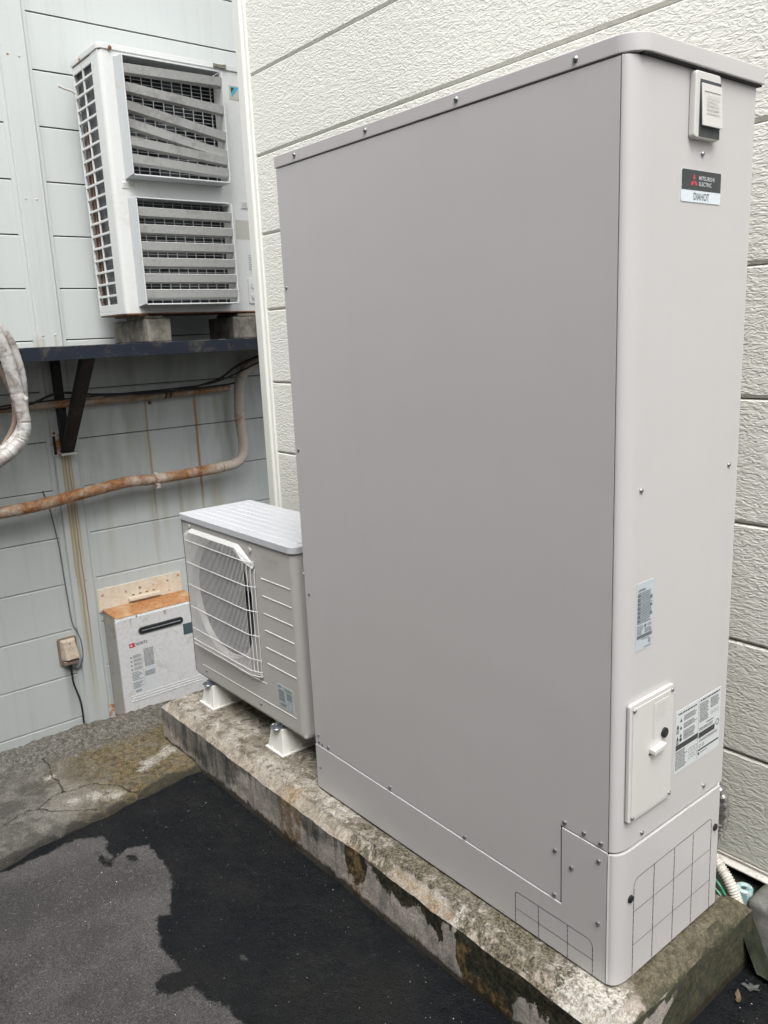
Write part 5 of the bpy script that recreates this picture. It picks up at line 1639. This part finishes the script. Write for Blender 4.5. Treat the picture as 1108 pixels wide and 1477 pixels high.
# grip recesses, emblem, faded label, service panel
for (a0, a1, b0, b1) in [(0.388, 0.458, 2.078, 2.106), (1.012, 1.075, 2.022, 2.056)]:
    m = MB(); DF.rect(m, a0, a1, b0, b1, 0.0, 0.004)
    gp = m.build('grip', 'big_ac', bx, bevel=0.0012, seg=1)
    m = MB(); DF.rect(m, a0 + 0.008, a1 - 0.006, b0 + 0.006, b1 - 0.004, 0.004, 0.0046); m.build('recess', 'aged_label', gp)
m = MB(); DF.rect(m, 0.996, 1.070, 2.537, 2.602, 0.0, 0.0015)
em = m.build('emblem_plate', 'aged_label', bx)
m = MB(); m.add([DF.p(1.004, 2.596, 0.0018), DF.p(1.052, 2.596, 0.0018), DF.p(1.008, 2.545, 0.0018)], [(0, 2, 1)]); m.build('emblem_triangle', 'teal', em)
m = MB(); m.add([DF.p(1.004, 2.592, 0.0021), DF.p(1.026, 2.592, 0.0021), DF.p(1.006, 2.566, 0.0021)], [(0, 2, 1)]); m.build('emblem_triangle', 'badge_dark', em)
m = MB(); DF.flat(m, 0.972, 1.07, 1.870, 1.965, 0.0006); m.build('faded_label', 'aged_label', bx)
m = MB(); DF.flat(m, 1.030, 1.062, 1.70, 1.81, 0.0006)
fl = m.build('small_label', 'sticker', bx)
m = MB(); print_lines(m, DF, 1.033, 1.059, 1.715, 1.795, 9, 0.0009, r_, 0.8, 0.4); m.build('print', 'ink_grey', fl)
m = MB(); DF.poly(m, rrect(1.018, 1.20, 1.548, 1.676, 0.006), 0.0, 0.006)
sv_ = m.build('service_panel', 'big_ac', bx, bevel=0.0012, seg=1)
for b in (1.585, 1.640):
    m = MB(); m.cyl(DF.p(1.048, b, 0.006), (1, 0, 0), 0.016, 0.005, 16); m.build('plug', 'big_ac_cheek', sv_, bevel=0.001)
mb = MB(); mb.tube([(-2.24, 0.340, 2.545), (-2.24, 0.318, 2.558), (-2.24, 0.285, 2.562), (-2.24, 0.262, 2.572)], [0.004, 0.006, 0.005, 0.008], 8)
tag(mb.build('cable_end', 'foot_white', None, smooth=True), 'short white cable end sticking out at the top left of the old air conditioner', 'cable')

# ------------------------------------------------------------------ pipes on the grey wall
def taped(path, r, wraps=0.045, n=12, amp=0.06, seed=1):
    out, rad = [], []
    rg2 = random.Random(seed)
    s = 0
    for i, p in enumerate(path):
        if i: s += (Vector(p) - Vector(path[i - 1])).length
        ph = (s / wraps) % 1.0
        out.append(p); rad.append(r * (1 + amp * (ph - 0.5) + rg2.uniform(-0.02, 0.02)))
    return out, rad


P = smooth_path([(-2.285, -0.9, 1.075), (-2.285, -0.2, 1.090), (-2.285, 0.14, 1.090), (-2.285, 0.5, 1.091), (-2.285, 0.8, 1.097), (-2.285, 1.05, 1.100)], 60)
a_, b_ = taped(P, 0.0185, 0.07, seed=3)
up = thing('wall_pipe', (-2.285, 0.4, 1.09), 'thin tape wrapped pipe with rust running along the grey wall under the shelf', 'pipe')
mb = MB(); mb.tube(a_, b_, 14); mb.build('wrapped_pipe', 'pipe_half', up, smooth=True, ang=80)
m = MB(); m.tube([(-2.285, 0.655, 1.094), (-2.285, 0.662, 1.094)], 0.0225, 14); m.tube([(-2.285, 0.68, 1.094), (-2.285, 0.687, 1.094)], 0.0225, 14); m.build('clamp', 'black', up)
m = MB(); m.cyl((-2.285, 0.567, 1.068), (0, 0, -1), 0.009, 0.02, 10); m.build('hanger', 'rust_spot', up)

P = smooth_path([(-2.30, 2.1, 1.33), (-2.275, 1.7, 1.30), (-2.26, 1.33, 1.243), (-2.255, 1.20, 1.222), (-2.25, 1.125, 1.170), (-2.25, 1.095, 1.09), (-2.25, 1.083, 0.93), (-2.25, 1.095, 0.80), (-2.25, 1.085, 0.710), (-2.25, 1.035, 0.668), (-2.25, 0.93, 0.657)], 24)
a_, b_ = taped(P, 0.0290, 0.05, amp=0.05, seed=5)
lp = thing('drain_pipe', (-2.25, 0.5, 0.65), 'thick pipe dropping beside the cream corner then running rust covered along the grey wall', 'pipe')
mb = MB(); mb.tube(a_, b_, 16); mb.build('pale_bend', 'pipe_pale', lp, smooth=True, ang=80)
P = smooth_path([(-2.25, 0.95, 0.658), (-2.25, 0.854, 0.653), (-2.25, 0.545, 0.648), (-2.25, 0.38, 0.655), (-2.25, 0.179, 0.636), (-2.25, 0.0, 0.614), (-2.25, -0.15, 0.602), (-2.25, -0.5, 0.59), (-2.25, -1.2, 0.55)], 30)
a_, b_ = taped(P, 0.0300, 0.06, amp=0.05, seed=8)
mb = MB(); mb.tube(a_, b_, 16); mb.build('rusty_run', 'pipe_rust', lp, smooth=True, ang=80)
m = MB(); m.tube([(-2.25, 0.527, 0.650), (-2.25, 0.549, 0.650)], 0.0345, 16); m.box(-2.237, -2.217, 0.527, 0.549, 0.600, 0.625)
m.build('clamp', 'foot_white', lp, bevel=0.001, seg=1)

mb = MB()
mb.tube(smooth_path([(-2.20, -0.9, 1.05), (-2.20, -0.211, 1.095), (-2.20, -0.067, 1.110), (-2.20, 0.07, 1.150), (-2.20, 0.257, 1.128), (-2.20, 0.628, 1.112), (-2.20, 0.92, 1.150), (-2.20, 1.081, 1.228), (-2.2, 1.30, 1.285), (-2.2, 1.7, 1.30)], 10), 0.006, 8)
tag(mb.build('sagging_cable', 'cable_black', None, smooth=True), 'black cable sagging under the shelf and rising to the cream corner', 'cable')
mb = MB()
mb.tube(smooth_path([(-2.22, -0.9, 1.03), (-2.22, -0.3, 1.10), (-2.22, 0.0, 1.115), (-2.22, 0.3, 1.12), (-2.22, 0.7, 1.125), (-2.22, 0.95, 1.145), (-2.22, 1.3, 1.26)], 10), 0.004, 8)
mb.tube(smooth_path([(-2.23, 0.3, 1.115), (-2.23, 0.7, 1.113), (-2.23, 0.98, 1.12), (-2.23, 1.06, 1.128)], 10), 0.005, 8)
tag(mb.build('twin_cable', 'cable_black', None, smooth=True), 'pair of thin black cables lying on top of the thin rusty pipe', 'cable')

# hoses hanging at the left edge
P = smooth_path([(-1.68, -0.42, 1.60), (-1.68, -0.352, 1.50), (-1.68, -0.308, 1.415), (-1.68, -0.281, 1.30), (-1.68, -0.263, 1.167), (-1.68, -0.254, 1.065), (-1.68, -0.272, 1.003), (-1.68, -0.318, 0.956), (-1.68, -0.38, 0.918), (-1.68, -0.52, 0.85), (-1.70, -0.75, 0.80)], 20)
hp = []
hr = []
rg3 = random.Random(9)
for i, p in enumerate(P):
    hp.append(Vector(p) + Vector((0, rg3.uniform(-0.0008, 0.0008), rg3.uniform(-0.0008, 0.0008))))
    hr.append(0.0270 * (1 + 0.05 * ((i % 9) / 9.0 - 0.5) - (0.10 if i % 23 == 7 else 0)))
hs2 = thing('taped_hose', (-1.68, -0.3, 1.2), 'thick white tape wrapped hose looping down in front of the shelf at the left edge', 'hose')
mb = MB(); mb.tube(hp, hr, 16); mb.build('wrap', 'tape', hs2, smooth=True, ang=60)
m = MB(); m.add([(-1.650, -0.250, 1.185), (-1.650, -0.232, 1.170), (-1.652, -0.245, 1.160), (-1.655, -0.252, 1.175)], [(0, 1, 2, 3)])
o = m.build('loose_tape_end', 'white_plastic', hs2); sm = o.modifiers.new('thickness', 'SOLIDIFY'); sm.thickness = 0.001
P = smooth_path([(-1.735, -0.36, 1.56), (-1.735, -0.27, 1.44), (-1.735, -0.240, 1.36), (-1.735, -0.225, 1.25), (-1.735, -0.235, 1.12), (-1.735, -0.262, 1.03), (-1.735, -0.33, 0.965), (-1.735, -0.45, 0.92), (-1.74, -0.75, 0.88)], 14)
a_, b_ = taped(P, 0.020, 0.03, seed=12)
mb = MB(); mb.tube(a_, b_, 12)
tag(mb.build('thin_hose', 'tape', None, smooth=True, ang=80), 'thinner pale hose tucked behind the thick taped hose at the left edge', 'hose')
P = smooth_path([(-1.78, -0.30, 1.30), (-1.78, -0.262, 1.20), (-1.78, -0.256, 1.12), (-1.78, -0.270, 1.05), (-1.78, -0.312, 0.985), (-1.78, -0.37, 0.940), (-1.78, -0.6, 0.87)], 14)
mb = MB(); mb.tube(P, 0.013, 10)
tag(mb.build('brown_hose', 'tape_brown', None, smooth=True, ang=80), 'narrow dark brown hose inside the loop of the taped hose', 'hose')

# ------------------------------------------------------------------ outlet box with cord, thin cable beside the batten
ob = thing('outlet_box', (WX, 0.0, -0.2), 'faded beige weatherproof outlet box with a black plug, on the grey wall', 'outlet')
m = MB(); m.prism(rrect(-0.060, 0.040, -0.285, -0.135, 0.012), (WX, 0, 0), (0, 1, 0), (0, 0, 1), (1, 0, 0), 0.0, 0.014)
m.build('back_plate', 'outlet_back', ob, bevel=0.002)
m = MB(); m.add([(WX + 0.014, -0.050, -0.142), (WX + 0.014, 0.030, -0.142), (WX + 0.014, 0.036, -0.255), (WX + 0.014, -0.052, -0.255),
                 (WX + 0.040, -0.042, -0.150), (WX + 0.040, 0.020, -0.150), (WX + 0.062, 0.034, -0.248), (WX + 0.062, -0.036, -0.248)],
                [(3, 2, 1, 0), (4, 5, 6, 7), (0, 1, 5, 4), (1, 2, 6, 5), (2, 3, 7, 6), (3, 0, 4, 7)])
m.build('cover', 'outlet', ob, bevel=0.004, seg=3)
m = MB(); m.cyl((WX + 0.042, -0.006, -0.163), (1, 0, 0.2), 0.004, 0.003, 10); m.build('screw_hole', 'black', ob)
m = MB(); print_lines(m, Face((WX + 0.0, 0, 0), (0, 1, 0), (0, 0, 1), (1, 0, 0)), -0.022, 0.010, -0.200, -0.180, 3, 0.0545, r_, 0.8, 0.25)
m.build('embossing', 'outlet_back', ob)
m = MB(); m.box(WX + 0.014, WX + 0.050, -0.048, 0.026, -0.277, -0.257); m.build('socket_row', 'outlet_back', ob, bevel=0.002)
m = MB(); m.tube([(WX + 0.035, -0.018, -0.262), (WX + 0.036, -0.016, -0.285), (WX + 0.035, -0.014, -0.31)], [0.012, 0.012, 0.006], 10)
m.tube(smooth_path([(WX + 0.035, -0.014, -0.30), (WX + 0.028, -0.010, -0.384), (WX + 0.024, 0.004, -0.45), (WX + 0.022, 0.018, -0.53), (WX + 0.024, 0.017, -0.66), (WX + 0.03, 0.01, -0.80)], 8), 0.0048, 8)
tag(m.build('power_cord', 'cable_black', None, smooth=True), 'black power cord plugged into the outlet box and running down the grey wall', 'cord')
m = MB(); m.tube(smooth_path([(WX + 0.012, -0.030, 0.66), (WX + 0.010, -0.006, 0.56), (WX + 0.010, 0.012, 0.40), (WX + 0.010, 0.017, 0.30), (WX + 0.010, 0.022, 0.126), (WX + 0.010, 0.030, -0.06), (WX + 0.012, 0.050, -0.12), (WX + 0.014, 0.063, -0.19), (WX + 0.014, 0.060, -0.27), (WX + 0.014, 0.035, -0.320), (WX + 0.014, 0.0, -0.31), (WX + 0.018, -0.01, -0.29)], 8), 0.0036, 6)
tag(m.build('earth_wire', 'cable_grey', None, smooth=True), 'thin grey wire running down beside the batten and curling round the outlet box', 'wire')

# ------------------------------------------------------------------ gas water heater on the grey wall
HX = -2.13
wh = thing('gas_water_heater', (WX, 0.42, -0.6), 'old white wall hung gas water heater with rusty orange top and black slot vent', 'water heater')
HF = Face((HX, 0, 0), (0, 1, 0), (0, 0, 1), (1, 0, 0))
m = MB(); m.box(WX + 0.012, HX - 0.018, 0.196, 0.672, -0.640, -0.040); m.build('case', 'heater_side', wh, bevel=0.004, seg=2)
m = MB(); m.box(WX + 0.010, HX - 0.004, 0.192, 0.676, -0.0395, -0.034); m.build('rusty_top', 'heater_rust', wh, bevel=0.002, seg=1)
m = MB(); HF.poly(m, rrect(0.183, 0.683, -0.640, -0.046, 0.016), -0.017, 0.0)
m.build('front_cover', 'heater', wh, bevel=0.004, seg=3)
m = MB(); m.box(HX - 0.022, HX - 0.003, 0.186, 0.680, -0.050, -0.0400); m.build('front_lip', 'heater', wh, bevel=0.003, seg=2)
for (yy, zz, w2, l2) in [(0.26, -0.052, 0.010, 0.05), (0.45, -0.052, 0.02, 0.03), (0.60, -0.052, 0.008, 0.06)]:
    m = MB(); HF.poly(m, [(yy, zz), (yy + 0.002, zz - l2 * 0.6), (yy + w2 * 0.4, zz - l2), (yy + w2 * 0.7, zz - l2 * 0.5), (yy + w2, zz)][::-1], 0.0, 0.0004); m.build('rust_run', 'heater_side', wh)
# slot vent
m = MB(); HF.poly(m, rrect(0.300, 0.560, -0.152, -0.112, 0.0199, 8), 0.0, 0.004); v_ = m.build('vent_slot', 'dark_grey', wh, bevel=0.0015)
m = MB(); HF.poly(m, rrect(0.307, 0.553, -0.146, -0.118, 0.0139, 8), 0.004, 0.0046); m.build('vent_opening', 'dark', v_)
m = MB(); m.tube([HF.p(0.318, -0.1325, 0.006), HF.p(0.542, -0.1325, 0.006)], 0.003, 8); m.build('vent_bar', 'zinc', v_)
# display panel
m = MB(); HF.rect(m, 0.556, 0.626, -0.222, -0.160, 0.0, 0.0015); dp = m.build('data_panel', 'teal_panel', wh)
m = MB(); print_lines(m, HF, 0.568, 0.615, -0.210, -0.175, 4, 0.0018, r_, 0.8, 0.35); m.build('print', 'ink_grey', dp)
# brand
m = MB(); HF.rect(m, 0.243, 0.273, -0.212, -0.188, 0.0, 0.0008); bl = m.build('brand_mark', 'red', wh)
m = MB(); HF.flat(m, 0.248, 0.259, -0.206, -0.195, 0.0011); m.build('mark_square', 'sticker', bl)
text_on(HF, 'NORITZ', 0.279, 0.345, -0.207, -0.191, 0.0008, 'ink', wh, bold=0.01)
m = MB(); HF.flat(m, 0.236, 0.378, -0.478, -0.338, 0.0006); lb = m.build('label', 'sticker', wh)
m = MB()
for b in (-0.262, -0.285, -0.308, -0.331):
    m.add([HF.p(0.238, b - 0.008, 0.0009), HF.p(0.250, b - 0.008, 0.0009), HF.p(0.244, b + 0.002, 0.0009)], [(0, 1, 2)])
    print_lines(m, HF, 0.255, 0.308, b - 0.012, b + 0.006, 3, 0.0009, r_, 0.75, 0.4)
print_lines(m, HF, 0.315, 0.380, -0.338, -0.235, 16, 0.0009, r_, 0.8, 0.45)
print_lines(m, HF, 0.240, 0.300, -0.400, -0.350, 6, 0.0010, r_, 0.6, 0.45)
print_lines(m, HF, 0.312, 0.376, -0.392, -0.362, 5, 0.0010, r_, 0.9, 0.6)
print_lines(m, HF, 0.240, 0.300, -0.445, -0.408, 5, 0.0010, r_, 0.7, 0.45)
print_lines(m, HF, 0.250, 0.285, -0.468, -0.455, 2, 0.0010, r_, 0.7, 0.6)
dashed(m, HF, [(0.306, -0.348), (0.306, -0.440)], 0.001, 1, 0, 0.001)
m.build('print', 'ink_grey', wh)
# perforations at foot of cover
m = MB()
for rr0 in range(3):
    for k in range(22):
        y = 0.225 + k * 0.019 + (rr0 % 2) * 0.0095
        m.tube([HF.p(y, -0.486 - rr0 * 0.015, 0.0004), HF.p(y + 0.010, -0.482 - rr0 * 0.015, 0.0012)], 0.0030, 5)
stuff(m.build('pressed_dimples', 'heater', wh))
for (y, z) in [(0.235, -0.058), (0.30, -0.045), (0.63, -0.049), (0.645, -0.142), (0.66, -0.25), (0.625, -0.142)]:
    m = MB(); m.dome(HF.p(y, z, 0.0), (1, 0, 0), 0.0045, 0.003, 8); m.build('screw', 'rust_spot' if z > -0.05 else 'zinc', wh, smooth=True)
for (y, z) in [(0.40, -0.33), (0.47, -0.41), (0.53, -0.46), (0.43, -0.44), (0.60, -0.42), (0.41, -0.26)]:
    m = MB(); m.dome(HF.p(y, z, 0.0), (1, 0, 0), 0.0035, 0.0006, 7); m.build('rust_fleck', 'aged_label', wh)
# wall plate
m = MB(); m.box(WX + 0.0005, WX + 0.009, 0.180, 0.668, -0.050, 0.080); wp = m.build('wall_plate', 'plate', wh, bevel=0.001, seg=1)
m = MB(); m.box(WX + 0.009, WX + 0.030, 0.345, 0.530, -0.022, -0.002); m.build('hook_rail', 'plate', wp, bevel=0.003, seg=2)
for (y, z) in [(0.208, 0.045), (0.208, -0.030), (0.340, 0.038), (0.420, 0.040), (0.500, 0.042), (0.585, 0.045), (0.59, -0.012), (0.650, 0.060)]:
    m = MB(); m.dome((WX + 0.009, y, z), (1, 0, 0), 0.008, 0.004, 10); m.build('bolt', 'foot_white', wp, smooth=True)
for k in range(4):
    m = MB(); m.box(WX + 0.009, WX + 0.0096, 0.37 + k * 0.04, 0.385 + k * 0.04, 0.004, 0.011); m.build('slot', 'rust_spot', wp)
m = MB(); m.box(WX + 0.002, WX + 0.014, 0.160, 0.196, -0.70, -0.585); m.build('lower_bracket', 'foot_white', wh, bevel=0.002)
